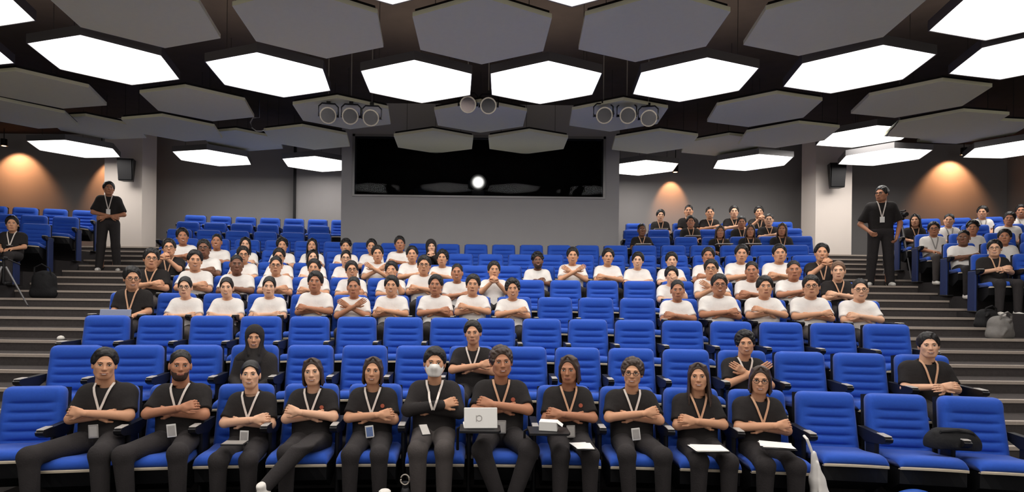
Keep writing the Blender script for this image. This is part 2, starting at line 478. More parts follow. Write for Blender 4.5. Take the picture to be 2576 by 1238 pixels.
p = at(1203, 460, BY+.55); r = empty('projector', (p.x, p.y, p.z))
obj('body', MB().rbox((0, .22, -.03), (.5, .42, .19), .02).me('body', M_PLAST), r)
obj('lens_barrel', MB().tube([(0, .02, 0), (0, -.05, 0)], .075, 18).me('lens_barrel', M_DARK), r)
lens_m = emit('projector_painted_halo', (255, 246, 230), 30)
nt = lens_m.node_tree; bsdf = nt.nodes['Principled BSDF']
tc = nt.nodes.new('ShaderNodeTexCoord'); ln = nt.nodes.new('ShaderNodeVectorMath'); ln.operation = 'LENGTH'
nt.links.new(tc.outputs['Object'], ln.inputs[0])
mr = nt.nodes.new('ShaderNodeMapRange'); mr.interpolation_type = 'SMOOTHERSTEP'
mr.inputs['From Min'].default_value = .03; mr.inputs['From Max'].default_value = .18
mr.inputs['To Min'].default_value = 9; mr.inputs['To Max'].default_value = .05
nt.links.new(ln.outputs['Value'], mr.inputs['Value']); nt.links.new(mr.outputs[0], bsdf.inputs['Emission Strength'])
bsdf.inputs['Base Color'].default_value = (.02, .02, .02, 1)
obj('lens', MB().tube([(0, -.05, 0), (0, -.062, 0)], [.18, .17], 32).me('lens', lens_m), r)  # oversized disc, glare halo painted as emission fading outward
obj('foot', MB().rbox((0, .22, -.2), (.3, .3, .16), .01).me('foot', M_DARK), r)
tag(r, 'projector with glowing lens behind the dark booth window', 'projector')
p2 = at(1065, 468, BY+1.0); r = empty('control_monitor', (p2.x, p2.y, wz0-.19))
obj('screen_back', MB().rbox((0, 0, .38), (.46, .05, .3), .015).me('screen_back', M_DARK), r)
obj('stand', MB().tube([(0, .03, 0), (0, .03, .3)], .03, 10).rbox((0, .03, .01), (.22, .18, .02), .005).me('stand', M_DARK), r)
tag(r, 'dim dark monitor behind the booth glass, left of the projector', 'monitor')

# ================================================================== seats
def grid_pad(nx, nz, outline, depth, thick):
    """padded panel: front grid with depth function, flat back; local u in [-1,1], v in [0,1]"""
    V = []; Fc = []
    for iz in range(nz+1):
        v = iz/nz
        for ix in range(nx+1):
            u = -1 + 2*ix/nx
            x, z = outline(u, v); V.append((x, -depth(u, v), z))
    nb = len(V)
    for iz in range(nz+1):
        v = iz/nz
        for ix in range(nx+1):
            u = -1 + 2*ix/nx
            x, z = outline(u, v); V.append((x, thick, z))
    W_ = nx+1
    for iz in range(nz):
        for ix in range(nx):
            a = iz*W_+ix
            Fc.append((a, a+1, a+W_+1, a+W_)); Fc.append((nb+a, nb+a+W_, nb+a+W_+1, nb+a+1))
    for ix in range(nx):
        Fc.append((ix, nb+ix, nb+ix+1, ix+1)); a = nz*W_+ix
        Fc.append((a, a+1, nb+a+1, nb+a))
    for iz in range(nz):
        a = iz*W_; Fc.append((a, a+W_, nb+a+W_, nb+a)); a += nx
        Fc.append((a, nb+a, nb+a+W_, a+W_))
    return V, Fc
def b_out(u, v):
    hw = .244 - .022*v
    z = v*.52
    # round top corners
    r = .055; dz = .52 - z; hw2 = hw
    if dz < r: hw2 = hw - r + math.sqrt(max(r*r - (r-dz)**2, 0))
    return u*hw2, z
def b_dep(u, v):
    e = min(1, (1-abs(u))/.16); f = math.sin(e*math.pi/2)**.7
    t = min(1, (1-v)/.07); f *= math.sin(t*math.pi/2)**.6 if t > 0 else 0
    d = .012 + .05*f
    d += .012*math.exp(-((v-.86)/.08)**2)*f
    m = 1/(1+math.exp((abs(u)-.64)/.05))
    for g in (.74, .60, .46, .32, .18):
        d -= .026*math.exp(-((v-g)/.018)**2)*m
    return d
vv = sorted(set([0, .05, .1] + [g+d for g in (.18,.32,.46,.60,.74) for d in (-.045,-.02,-.008,.008,.02,.045)] + [.84, .90, .94, .965, .985, 1.0]))
uu = [-1,-.97,-.92,-.86,-.78,-.7,-.62,-.5,-.2,.2,.5,.62,.7,.78,.86,.92,.97,1]
nx, nz = len(uu)-1, len(vv)-1
V, Fc = grid_pad(nx, nz, lambda u, v: b_out(uu[round((u+1)/2*nx)], vv[round(v*nz)]),
                 lambda u, v: b_dep(uu[round((u+1)/2*nx)], vv[round(v*nz)]), .02)
TILT = math.atan2(.085, .50)
MT = Matrix.Translation((0, .205, .41)) @ Matrix.Rotation(-TILT, 4, 'X')
me_backrest = mesh_np('backrest', [MT @ Vector(v) for v in V], Fc, [M_BLUE])
b = MB()
V, Fc = grid_pad(6, 4, lambda u, v: (u*(.246-.024*v), v*.53-.02), lambda u, v: 0, .035+0)
V = [(x, y+.022 + .02*(1 if y > .01 else 0), z) for x, y, z in V]
me_shell = mesh_np('back_shell', [MT @ Vector(v) for v in V], Fc, [M_SHELL], smooth=False)
# cushion: rounded slab, rows along depth
V = []; Fc = []
prof = [(.17, .36), (.17, .43), (.14, .455), (.0, .452), (-.15, .462), (-.26, .478), (-.315, .472), (-.34, .452), (-.345, .425), (-.335, .405), (-.1, .39)]
xs = [-1, -.96, -.86, -.4, 0, .4, .86, .96, 1]
for y, z in prof:
    for u in xs:
        drop = .03*max(0, (abs(u)-.86)/.14)**2 if z > .41 else 0
        crown = -.012*(u*u) if y < -.2 else 0
        bow = .03*u*u if y < -.25 else 0
        V.append((u*(.235 if y > -.2 else .228), y+bow, z-drop+crown))
n = len(xs); m = len(prof)
for i in range(m):
    for k in range(n-1):
        a = i*n+k; c = ((i+1) % m)*n+k
        Fc.append((a, a+1, c+1, c))
Fc.append(tuple(i*n for i in range(m))); Fc.append(tuple(i*n+n-1 for i in range(m))[::-1])
me_cush = mesh_np('cushion', V, Fc, [M_BLUE])
# trim strip under the front edge, following its bow
b = MB(); V = []
for u in np.linspace(-1, 1, 9):
    x = u*.226; y = -.343 + .03*u*u; z = .405-.008*u*u
    V += [(x, y, z), (x, y-.006, z-.005), (x, y-.004, z-.02), (x, y+.03, z-.02)]
Fc = []
for i in range(8):
    for k in range(4):
        k2 = (k+1) % 4; Fc.append((4*i+k, 4*i+k2, 4*i+4+k2, 4*i+4+k))
me_trim = b.add(V, Fc + [(0,1,2,3), (32,35,34,33)]).me('cushion_trim', M_TRIM)
b = MB(); V = []
for u in np.linspace(-1, 1, 7):
    x = u*.222
    V += [(x, -.33+.03*u*u, .386), (x, -.29, .27), (x, -.10, .17), (x, .15, .22), (x, .16, .386)]
Fc = [tuple([5*i+k, 5*i+(k+1) % 5, 5*i+5+(k+1) % 5, 5*i+5+k]) for i in range(6) for k in range(5)] + [(4,3,2,1,0), (30,31,32,33,34)]
me_pan = b.add(V, Fc).me('seat_pan', M_SHELL)
def armrest_me():
    b = MB(); V = []
    sec = [(.24, .66), (.24, .60), (.10, .56), (-.16, .60), (-.215, .625), (-.225, .65), (-.20, .662)]
    for x in (-.027, .027): V += [(x, y, z) for y, z in sec]
    k = len(sec)
    Fc = [tuple(range(k)), tuple(range(2*k-1, k-1, -1))] + [(i, k+i, k+(i+1) % k, (i+1) % k) for i in range(k)]
    return b.add(V, Fc).me('armrest', M_PLAST)
me_arm = armrest_me()
b = MB(); b.rbox((0, -.145, .667), (.052, .13, .010), .004); me_pad = b.me('armrest_pad', M_PAD)
b = MB(); b.rbox((0, .04, .31), (.035, .16, .60), .01); b.rbox((0, .02, .012), (.09, .34, .024), .008); me_leg = b.me('leg', M_PLAST)
b = MB(); b.rbox((0, .06, .33), (.03, .26, .64), .02); me_endp = b.me('end_panel', M_END)
HALF = PITCH/2

OCC = {}   # (block,row,k) -> True when someone sits there
def add_seat(j, X, label, last, endL=False, endR=False, low=False):
    Y = arc_pt(j, X); a = math.atan2(X-XC, Y-YC)
    r = row_R(j)
    ox = XC + math.sin(a)*(r-.24); oy = YC + math.cos(a)*(r-.24)
    s = empty('auditorium_seat', (ox, oy, row_z(j)), -a)
    bk = obj('backrest', me_backrest, s); obj('back_shell', me_shell, s)
    up = label.startswith('empty')       # an empty seat springs up a little
    dz_, tl = (.05, R(-4)) if up else (0, 0)
    c = obj('cushion', me_cush, s, (0, 0, dz_), (tl, 0, 0)); obj('cushion_trim', me_trim, c); obj('seat_pan', me_pan, s, (0, 0, dz_), (tl, 0, 0))
    for x, yes in ((-HALF, True), (HALF, last)):
        if not yes: continue
        ar = obj('armrest', me_arm, s, (x, 0, 0)); obj('armrest_pad', me_pad, ar); obj('leg', me_leg, s, (x, 0, 0))
    if endL: obj('end_panel', me_endp, s, (-HALF-.02, 0, 0))
    if endR: obj('end_panel', me_endp, s, (HALF+.02, 0, 0))
    tag(s, label, 'seat', 'blue auditorium seats')
    return s
SEATS = []     # (j, X, block, k, n)
def row_seats(j, n):
    r = row_R(j)-.1
    return [XC + r*math.sin((k-(n-1)/2)*PITCH/r) for k in range(n)]
for j in range(1, 9):
    n = 14 + j
    xs_ = row_seats(j, n)
    tier('floor', j, xs_[0]-.33, xs_[-1]+.33)
    SEATS += [(j, x, 'c', k+1, n) for k, x in enumerate(xs_)]
for j in (9, 10, 11):
    n = 15 + j
    xs_ = row_seats(j, n)
    L = [x for x in xs_ if x < -3.2]; Q = [x for x in xs_ if x > 3.2]
    tier('floor', j, L[0]-.33, -2.95); tier('floor', j, 2.95, Q[-1]+.33)
    SEATS += [(j, x, 'l', k+1, len(L)) for k, x in enumerate(L)]
    SEATS += [(j, x, 'r', k+1, len(Q)) for k, x in enumerate(Q)]
for j, nl in ((8, 2), (9, 3), (10, 4), (11, 5)):
    r = row_R(j)-.1; a0 = math.asin(({8: 8.2, 9: 8.3, 10: 8.4, 11: 8.62}[j]+XC)/r)
    xs_ = sorted([XC - r*math.sin(a0 + i*PITCH/r) for i in range(nl)])
    tier('floor', j, xs_[0]-.4, xs_[-1]+.33)
    SEATS += [(j, x, 'L', k+1, nl) for k, x in enumerate(xs_)]
for j, nl, xs0 in ((7, 2, 8.05), (8, 3, 8.3), (9, 4, 8.47), (10, 4, 8.75), (11, 5, 9.1)):
    r = row_R(j)-.1; a0 = math.asin((xs0-XC)/r)
    xs_ = [XC + r*math.sin(a0 + i*PITCH/r) for i in range(nl)]
    tier('floor', j, xs_[0]-.33, xs_[-1]+.4)
    SEATS += [(j, x, 'R', k+1, nl) for k, x in enumerate(xs_)]
BLOCKN = {'c': '{} row of middle block', 'l': '{} row, left of booth', 'r': '{} row, right of booth',
          'L': '{} row of far left block', 'R': '{} row of far right block'}
# ================================================================== people: implicit bodies turned into meshes
class Field:
    def __init__(s, lo, hi, h):
        s.lo = np.array(lo, float); s.h = h
        s.n = np.maximum(np.ceil((np.array(hi)-s.lo)/h).astype(int)+1, 4)
        s.F = np.full(s.n, 1.0, np.float32)
        s.ax = [(s.lo[i] + h*np.arange(s.n[i])).astype(np.float32) for i in range(3)]
    def block(s, lo, hi):
        a = np.clip(np.floor((np.array(lo)-s.lo)/s.h).astype(int), 0, s.n)
        c = np.clip(np.ceil((np.array(hi)-s.lo)/s.h).astype(int)+1, 0, s.n)
        if np.any(c <= a): return None
        sl = tuple(slice(a[i], c[i]) for i in range(3))
        return sl, s.ax[0][sl[0]][:, None, None], s.ax[1][sl[1]][None, :, None], s.ax[2][sl[2]][None, None, :]
    def put(s, sl, d, k, op):
        A = s.F[sl]
        if op == 'add':
            if k > 0:
                hh = np.maximum(k-np.abs(A-d), 0)/k; s.F[sl] = np.minimum(A, d) - hh*hh*k*.25
            else: s.F[sl] = np.minimum(A, d)
        else:
            d = -d
            if k > 0:
                hh = np.maximum(k-np.abs(A-d), 0)/k; s.F[sl] = np.maximum(A, d) + hh*hh*k*.25
            else: s.F[sl] = np.maximum(A, d)
    def cap(s, a, b, ra, rb=None, k=.03, op='add', flat=None):
        rb = ra if rb is None else rb
        a = np.array(a, float); b = np.array(b, float); m = max(ra, rb)+k+2*s.h+.02
        g = s.block(np.minimum(a, b)-m, np.maximum(a, b)+m)
        if g is None: return s
        sl, X, Y, Z = g; ba = b-a; L = max(float(ba@ba), 1e-9)
        t = np.clip(((X-a[0])*ba[0]+(Y-a[1])*ba[1]+(Z-a[2])*ba[2])/L, 0, 1)
        d = np.sqrt((X-a[0]-t*ba[0])**2+(Y-a[1]-t*ba[1])**2+(Z-a[2]-t*ba[2])**2) - (ra+(rb-ra)*t)
        s.put(sl, d, k, op); return s
    def ell(s, c, r, k=.02, op='add', rotx=0.0):
        c = np.array(c, float); r = np.array(r, float); m = r.max()+k+2*s.h+.02
        g = s.block(c-m, c+m)
        if g is None: return s
        sl, X, Y, Z = g; x, y, z = X-c[0], Y-c[1], Z-c[2]
        if rotx:
            cs, sn = math.cos(rotx), math.sin(rotx); y, z = y*cs+z*sn, -y*sn+z*cs
        k0 = np.sqrt((x/r[0])**2+(y/r[1])**2+(z/r[2])**2); k1 = np.sqrt((x/r[0]**2)**2+(y/r[1]**2)**2+(z/r[2]**2)**2)
        d = k0*(k0-1)/np.maximum(k1, 1e-6)
        s.put(sl, d, k, op); return s
    def plane(s, n, c, k=0.0, ball=None):
        """cut away the side the normal points to, optionally only within a ball"""
        n = np.array(n, float); n /= np.linalg.norm(n); c = np.array(c, float)
        if ball is None: g = s.block(s.lo-1, s.lo+s.n*s.h+1)
        else: g = s.block(c-ball, c+ball)
        if g is None: return s
        sl, X, Y, Z = g
        d = -((X-c[0])*n[0]+(Y-c[1])*n[1]+(Z-c[2])*n[2])
        if ball is not None:
            q = np.sqrt((X-c[0])**2+(Y-c[1])**2+(Z-c[2])**2)-ball; d = np.maximum(d, q)
        s.put(sl, d, k, 'sub'); return s
    def mesh(s):
        F = s.F; ins = F < 0
        F[0], F[-1] = np.maximum(F[0], .001), np.maximum(F[-1], .001)
        F[:, 0], F[:, -1] = np.maximum(F[:, 0], .001), np.maximum(F[:, -1], .001)
        F[:, :, 0], F[:, :, -1] = np.maximum(F[:, :, 0], .001), np.maximum(F[:, :, -1], .001)
        ins = F < 0
        I = ins.astype(np.int8)
        c = I[:-1, :-1, :-1]+I[1:, :-1, :-1]+I[:-1, 1:, :-1]+I[:-1, :-1, 1:]+I[1:, 1:, :-1]+I[1:, :-1, 1:]+I[:-1, 1:, 1:]+I[1:, 1:, 1:]
        act = np.argwhere((c > 0) & (c < 8))
        if len(act) == 0: return np.zeros((0, 3)), np.zeros((0, 4), int)
        i, j, k = act.T
        corners = [(0,0,0),(1,0,0),(0,1,0),(1,1,0),(0,0,1),(1,0,1),(0,1,1),(1,1,1)]
        val = [F[i+a, j+b_, k+c_] for a, b_, c_ in corners]
        acc = np.zeros((len(act), 3)); cnt = np.zeros(len(act))
        for a, b_ in ((0,1),(2,3),(4,5),(6,7),(0,2),(1,3),(4,6),(5,7),(0,4),(1,5),(2,6),(3,7)):
            va, vb = val[a], val[b_]; m = (va < 0) != (vb < 0)
            t = np.where(m, va/np.where(m, va-vb, 1), 0)
            ca, cb = np.array(corners[a], float), np.array(corners[b_], float)
            acc += np.where(m[:, None], ca+t[:, None]*(cb-ca), 0); cnt += m
        V = (act + acc/cnt[:, None])*s.h + s.lo
        idm = np.full(np.array(c.shape), -1, np.int64); idm[i, j, k] = np.arange(len(act))
        Q = []
        for ax in range(3):
            sh = [slice(None)]*3; sh2 = [slice(None)]*3
            sh[ax] = slice(0, -1); sh2[ax] = slice(1, None)
            A, B = ins[tuple(sh)], ins[tuple(sh2)]
            e = np.argwhere(A != B); o1, o2 = (ax+1) % 3, (ax+2) % 3
            e = e[(e[:, o1] > 0) & (e[:, o2] > 0) & (e[:, o1] < c.shape[o1]) & (e[:, o2] < c.shape[o2])]
            if len(e) == 0: continue
            fl = A[tuple(e.T)]
            def cell(d1, d2):
                q = e.copy(); q[:, o1] += d1; q[:, o2] += d2; return idm[tuple(q.T)]
            q = np.stack([cell(-1, -1), cell(0, -1), cell(0, 0), cell(-1, 0)], 1)
            q[~fl] = q[~fl][:, ::-1]; Q.append(q)
        return V, np.concatenate(Q)

def sdf_mesh(build, lo, hi, h):
    f = Field(lo, hi, h); build(f); return f.mesh()

# ---- head, hair, hand prototypes (head local frame: face looks to -Y)
def head_build(f, wd=1.0, jaw=1.0):
    f.ell((0, .018, .028), (.079*wd, .094, .092), .02)
    f.ell((0, -.020, -.026), (.067*wd, .070, .076), .03)
    f.cap((-.018*jaw, -.052, -.084), (.018*jaw, -.052, -.084), .024, .024, .035)
    for s in (-1, 1):
        f.cap((s*.045*jaw, -.01, -.062), (s*.02*jaw, -.045, -.084), .024, .022, .03)
        f.cap((s*.036*wd, -.060, -.018), (s*.032*wd, -.058, -.032), .026, .024, .02)
    f.cap((-.036, -.079, .026), (.036, -.079, .026), .011, .011, .018)
    f.cap((0, -.088, .012), (0, -.107, -.024), .008, .012, .012)
    f.cap((-.012, -.098, -.028), (.012, -.098, -.028), .008, .008, .008)
    f.cap((-.018, -.083, -.060), (.018, -.083, -.060), .011, .011, .014)
    for s in (-1, 1):
        f.ell((s*.032, -.098, .004), (.016, .012, .010), .012, 'sub')
        f.ell((s*.082*wd, .012, -.008), (.010, .020, .032), .008)
    f.cap((0, .045, -.05), (0, .062, -.15), .053, .053, .03)
def head_scale(j): return np.array((.98, .98, 1.0)) if j <= 2 else np.array((1.06, 1.06, 1.14))
HEADS = []
for wd, jaw in ((1.0, 1.0), (.95, .8), (1.06, 1.15), (1.0, .85)):
    V, Q = sdf_mesh(lambda f: head_build(f, wd, jaw), (-.11, -.14, -.17), (.11, .14, .14), .0055)
    HEADS.append((V, Q))
def uv_ell(c, r, nu=10, nv=6, rz=0.0):
    V = []; Q = []
    for iv in range(nv+1):
        th = math.pi*iv/nv
        for iu in range(nu):
            ph = 2*math.pi*iu/nu
            p = Vector((r[0]*math.sin(th)*math.cos(ph), r[1]*math.sin(th)*math.sin(ph), r[2]*math.cos(th)))
            p.rotate(Matrix.Rotation(rz, 3, 'Y')) if rz else None
            V.append((p.x+c[0], p.y+c[1], p.z+c[2]))
    for iv in range(nv):
        for iu in range(nu):
            a = iv*nu+iu; b_ = iv*nu+(iu+1) % nu
            Q.append((a, a+nu, b_+nu, b_))
    return np.array(V), np.array(Q)
def face_bits(smile):
    out = []
    for s in (-1, 1):
        out.append((*uv_ell((s*.032, -.0830, .005), (.0145, .008, .0060 if not smile else .0048)), 5))    # eye
        out.append((*uv_ell((s*.032, -.0875, .0048), (.0060, .0045, .0056 if not smile else .0045), 8, 5), 1))      # iris
        out.append((*uv_ell((s*.032, -.0850, .0112), (.0165, .0075, .0022), 10, 4), 1))      # lash line
        for q in range(3): out.append((*uv_ell((s*(.021+.011*q), -.0915+.0035*q*q*.6, .0235+(.002, .0045, .002)[q]), (.0085, .004, .0030), 8, 4, rz=s*(-.25, 0, .3)[q]), 2))
    def arc(w0, up, y0, z0, rx, rz, mi):
        for q in range(-2, 3):
            x = w0*q/2; t = 1-.28*abs(q)/2
            out.append((*uv_ell((x, y0+.30*abs(x), z0+up*(q/2)**2), (rx, .0045*t, rz*t), 8, 4), mi))
    if smile:
        arc(.022, .0125, -.0985, -.0685, .0090, .0034, 3); out.append((*uv_ell((0, -.0965, -.0632), (.0165, .0048, .0036)), 4)); arc(.023, .0035, -.0985, -.0585, .0095, .0028, 3)
    else:
        arc(.019, .003, -.0975, -.0605, .0085, .0028, 3); arc(.014, .004, -.0970, -.0670, .0080, .0038, 3)
    return out

def hair_build(kind):
    C = np.array((0, .020, .030)); RR = np.array((.0835, .1005, .0975))
    CR = np.array((0, .055, .135))
    def on(p, k=1.0):
        q = (p-C)/RR; q = q/np.linalg.norm(q); return C + q*RR*k
    def dirpt(az, el): # az 0 = front (-Y), el up
        return np.array((math.sin(az)*math.cos(el), -math.cos(az)*math.cos(el), math.sin(el)))
    def clumps(f, n, seed, L, vol, r0=.015, front=None, part=None, elmin=-.15, wob=.12):
        rr = random.Random(seed)
        for i in range(n):
            az = rr.uniform(-math.pi, math.pi); el = math.asin(rr.uniform(math.sin(elmin), 1))
            if abs(az) < 1.0 and el < .72: continue
            p = on(C + dirpt(az, el), vol)
            if part is not None and p[1] < .03: fl = np.array(((1 if p[0] > part else -1)*1.0, -.35, -.35))
            else: fl = p-CR
            l = L*rr.uniform(.7, 1.3)
            if abs(az) < 1.0 and front: l = front*rr.uniform(.45, 1.3)
            fl = nrm(fl + np.array((rr.uniform(-.3, .3)*wob, rr.uniform(-.3, .3)*wob, 0)))
            fr = abs(az) < 1.15 and p[1] < -.01
            rq = r0*.62 if fr else r0
            pm = on(p + fl*l*.5, vol*(1.0 if fr else 1.015)); pe = on(p + fl*l, .985 if fr else vol)
            f.cap(p, pm, rq*.9, rq, .010); f.cap(pm, pe, rq, rq*.22, .004)
    def shell(f, g, hl=.075, side=-.012, back=.5, wd=.084):
        f.ell(C, RR+g, 0)
        f.ell((0, -.102, hl-.112), (wd, .084, .112), .006, 'sub')
        f.plane((0, -back, -1), (0, .0, side), .006)
        for s in (-1, 1): f.ell((s*.088, .014, -.014), (.022, .024, .030), .006, 'sub')
    def b(f):
        if kind == 'short':
            shell(f, .001, .086); clumps(f, 420, 2, .070, 1.02, .0085, front=.046)
        elif kind == 'crew':
            shell(f, .0, .092, .004, .45, .094); clumps(f, 120, 4, .018, .99, .0045, front=.009, elmin=.6)
        elif kind == 'fringe':
            shell(f, .002, .082, -.018); clumps(f, 480, 6, .075, 1.03, .0085, front=.078)
        elif kind == 'curtain':
            shell(f, .002, .090, -.03); clumps(f, 480, 8, .08, 1.03, .0085, front=.09, part=.012)
        elif kind == 'wavy':
            shell(f, .004, .082, -.045, .4); clumps(f, 320, 10, .05, 1.07, .012, front=.055, elmin=-.4, wob=.9)
        elif kind == 'curly':
            shell(f, .006, .08, -.005)
            rr = random.Random(5)
            for i in range(120):
                az = rr.uniform(-math.pi, math.pi); el = math.asin(rr.uniform(.05, 1))
                if abs(az) < 1.0 and el < .75: continue
                p = on(C + dirpt(az, el), 1.12); f.ell(p, (.017, .017, .017), .004)
        elif kind in ('bob', 'long'):
            shell(f, .002, .088, -.03, .3, .076)
            rr = random.Random(12); zl = -.115 if kind == 'bob' else -.235
            for s in (-1, 1):       # centre-parted locks framing the face
                for q in range(7):
                    x0 = .004+.010*q; y0 = -.066+.012*q
                    a_ = (s*x0, y0, .124-.004*q); m_ = (s*(.076+.0015*q), -.040+.012*q, .030); n_ = (s*(.081+.001*q), -.028+.012*q, -.05)
                    f.cap(a_, on(np.array((s*(.045+.004*q), -.062+.012*q, .095)), 1.03), .008, .009, .004)
                    f.cap(on(np.array((s*(.045+.004*q), -.062+.012*q, .095)), 1.03), m_, .009, .009, .004); f.cap(m_, n_, .009, .010, .004)
                    e = (s*(.078+.003*q), -.026+.013*q, zl*rr.uniform(.75, 1.05))
                    if kind == 'long': e = (s*(.088+.004*q), -.055+.022*q, zl*rr.uniform(.8, 1.1))
                    f.cap(n_, e, .010, .006, .004)
            for i in range(30):     # back curtain
                az = math.pi*(.45+1.10*i/29)
                d = np.array((math.sin(az)*.076, -math.cos(az)*.086+.028, 0))
                f.cap(d+np.array((0, 0, .03)), d*np.array((1.02, 1.02, 1))+np.array((0, .008, zl*rr.uniform(.9, 1.1))), .014, .009, .005)
        elif kind == 'tied':
            shell(f, .001, .094, -.045, .40, .078)
            for i in range(26):
                x = -.075+.15*i/25
                p = on(np.array((x, -.075+.5*abs(x)*.6, .09-.5*abs(x))), 1.0); f.cap(p, on(np.array((x*.8, .03, .13-.3*abs(x))), 1.0), .006, .007, .004); f.cap(on(np.array((x*.8, .03, .13-.3*abs(x))), 1.0), (x*.2, .118, .03), .007, .008, .004)
            f.ell((0, .138, .02), (.034, .034, .038), .02)
        elif kind == 'hijab':
            f.ell((0, .022, .034), (.098, .114, .108), 0)
            f.cap((0, .03, -.06), (0, .05, -.20), .085, .12, .06); f.cap((-.12, .06, -.23), (.12, .06, -.23), .075, .075, .06)
            f.cap((0, -.04, -.13), (0, -.07, -.24), .05, .07, .05)
            f.cap((-.08, -.03, .02), (-.05, -.085, -.16), .014, .016, .015); f.cap((.08, -.03, .02), (.05, -.085, -.16), .014, .016, .015)
            f.ell((0, -.108, -.020), (.062, .088, .086), .008, 'sub')
    return b
HAIRS = {}
def hair_mesh(kind, m):
    key = (kind, m.name)
    if key not in HAIRS:
        lo, hi = ((-.24, -.2, -.36), (.24, .24, .18)) if kind in ('hijab', 'long', 'bob') else ((-.15, -.17, -.14), (.15, .2, .2))
        V, Q = sdf_mesh(hair_build(kind), lo, hi, .0068 if kind in ('hijab', 'long', 'bob') else .0058)
        HAIRS[key] = mesh_np('headscarf' if kind == 'hijab' else 'hair', V, Q, [m])
    return HAIRS[key]

# hand local frame: wrist at origin, fingers along +X, palm down (-Z), thumb on +Y; curl bends fingers to -Z
def hand_build(curl):
    def b(f):
        f.cap((-.02, 0, 0), (.02, 0, 0), .024, .026, .015)
        for y in (-.026, -.009, .009, .026): f.cap((.015, y*.7, 0), (.078, y, .0), .015, .0135, .012)
        for y, L in ((-.029, .062), (-.0095, .078), (.0105, .083), (.0305, .074)):
            p = np.array((.080, y, .0)); ang = 0
            for q in range(3):
                ang += curl; d = np.array((math.cos(ang), y*(2.2 if q == 0 else -1.5), -math.sin(ang))); l = L*(.44, .32, .26)[q]
                p2 = p+d*l; f.cap(p, p2, .0088-.0007*q, .0083-.0007*q, .004); p = p2
        f.cap((.012, .022, -.004), (.045, .05, -.012), .015, .012, .012)
        f.cap((.045, .05, -.012), (.08, .06, -.02-.02*curl), .0105, .009, .005)
    return b
HANDS = {}
for nm, cu in (('flat', .16), ('curl', .55), ('fist', 1.05)):
    HANDS[nm] = sdf_mesh(hand_build(cu), (-.06, -.065, -.11), (.185, .085, .045), .0052)
def place_hand(kind, wrist, fwd, palm, mirror):
    V, Q = HANDS[kind]; V = V.copy()
    if mirror: V[:, 1] *= -1; Q = Q[:, ::-1]
    x = np.array(fwd, float); x /= np.linalg.norm(x)
    z = -np.array(palm, float); z -= x*(z@x); z /= np.linalg.norm(z); y = np.cross(z, x)
    return V @ np.stack([x, y, z]) + np.array(wrist), Q

HDIR = {'cross': (0, .46, .05), 'cross_high': (0, .46, .08)}
def nrm(v): v = np.array(v, float); return v/max(np.linalg.norm(v), 1e-9)

# arm poses: per side (-1 = image left) elbow, wrist, hand kind, palm direction
def arm_pose(pose, flip):
    s = -1 if flip else 1
    if pose == 'cross':
        P = {-1: ((-.248, -.03, .710), (.085, -.138, .752), 'curl', (-.3, 1, -.5)), 1: ((.248, -.03, .695), (-.012, -.088, .715), 'curl', (0, 1, -.2))}
    elif pose == 'cross_high':
        P = {-1: ((-.252, -.05, .735), (.080, -.150, .790), 'curl', (-.3, 1, -.5)), 1: ((.252, -.05, .72), (-.012, -.100, .742), 'curl', (0, 1, -.2))}
    elif pose == 'xchest':
        P = {-1: ((-.25, -.085, .70), (.055, -.145, .835), 'flat', (0, 1, 0)), 1: ((.25, -.085, .70), (-.055, -.115, .825), 'flat', (0, 1, 0))}
    elif pose == 'clasp':
        P = {-1: ((-.25, .0, .69), (-.02, -.21, .735), 'curl', (.6, .6, -.3)), 1: ((.25, .0, .69), (.03, -.20, .715), 'curl', (-.6, .6, -.3))}
    elif pose == 'lap':
        P = {-1: ((-.235, .03, .68), (-.10, -.21, .62), 'curl', (0, 0, -1)), 1: ((.235, .03, .68), (.10, -.21, .62), 'curl', (0, 0, -1))}
    elif pose == 'raise':
        P = {-1: ((-.23, -.10, .76), (-.04, -.17, .91), 'fist', (.7, .7, 0)), 1: ((.23, -.10, .76), (.05, -.17, .90), 'fist', (-.7, .7, 0))}
    elif pose == 'mouth':
        P = {-1: ((-.235, -.03, .72), (-.03, -.15, .72), 'curl', (0, 1, -.4)), 1: ((.215, -.11, .76), (.045, -.145, .985), 'curl', (0, 1, .2))}
    elif pose == 'tuck':
        P = {-1: ((-.262, -.03, .70), (.085, -.125, .72), 'fist', (0, 1, -.3)), 1: ((.262, -.03, .70), (-.085, -.085, .70), 'fist', (0, 1, -.3))}
    if s < 0:
        mir = lambda v: (-v[0], v[1], v[2])
        P = {-k: (mir(e), mir(w_), h, mir(pd)) for k, (e, w_, h, pd) in P.items()}
    return P

def torso_prims(f, g, wd, k=.07, lean=0.0):
    for s in (-1, 1):
        f.cap((s*.07*wd, .035, .545), (s*.09*wd, .085, .84), .108*wd**.5+g, .098*wd**.5+g, k)
    f.cap((-.135*wd, .112, .905), (.135*wd, .112, .905), .060+g, .060+g, .07)
    f.cap((0, .115, .93), (0, .10, .985), .072+g*.5, .056+g*.3, .05)
def shirt_top(f, wd):
    f.ell((0, .075, 1.005), (.072, .072, .065), .012, 'sub')

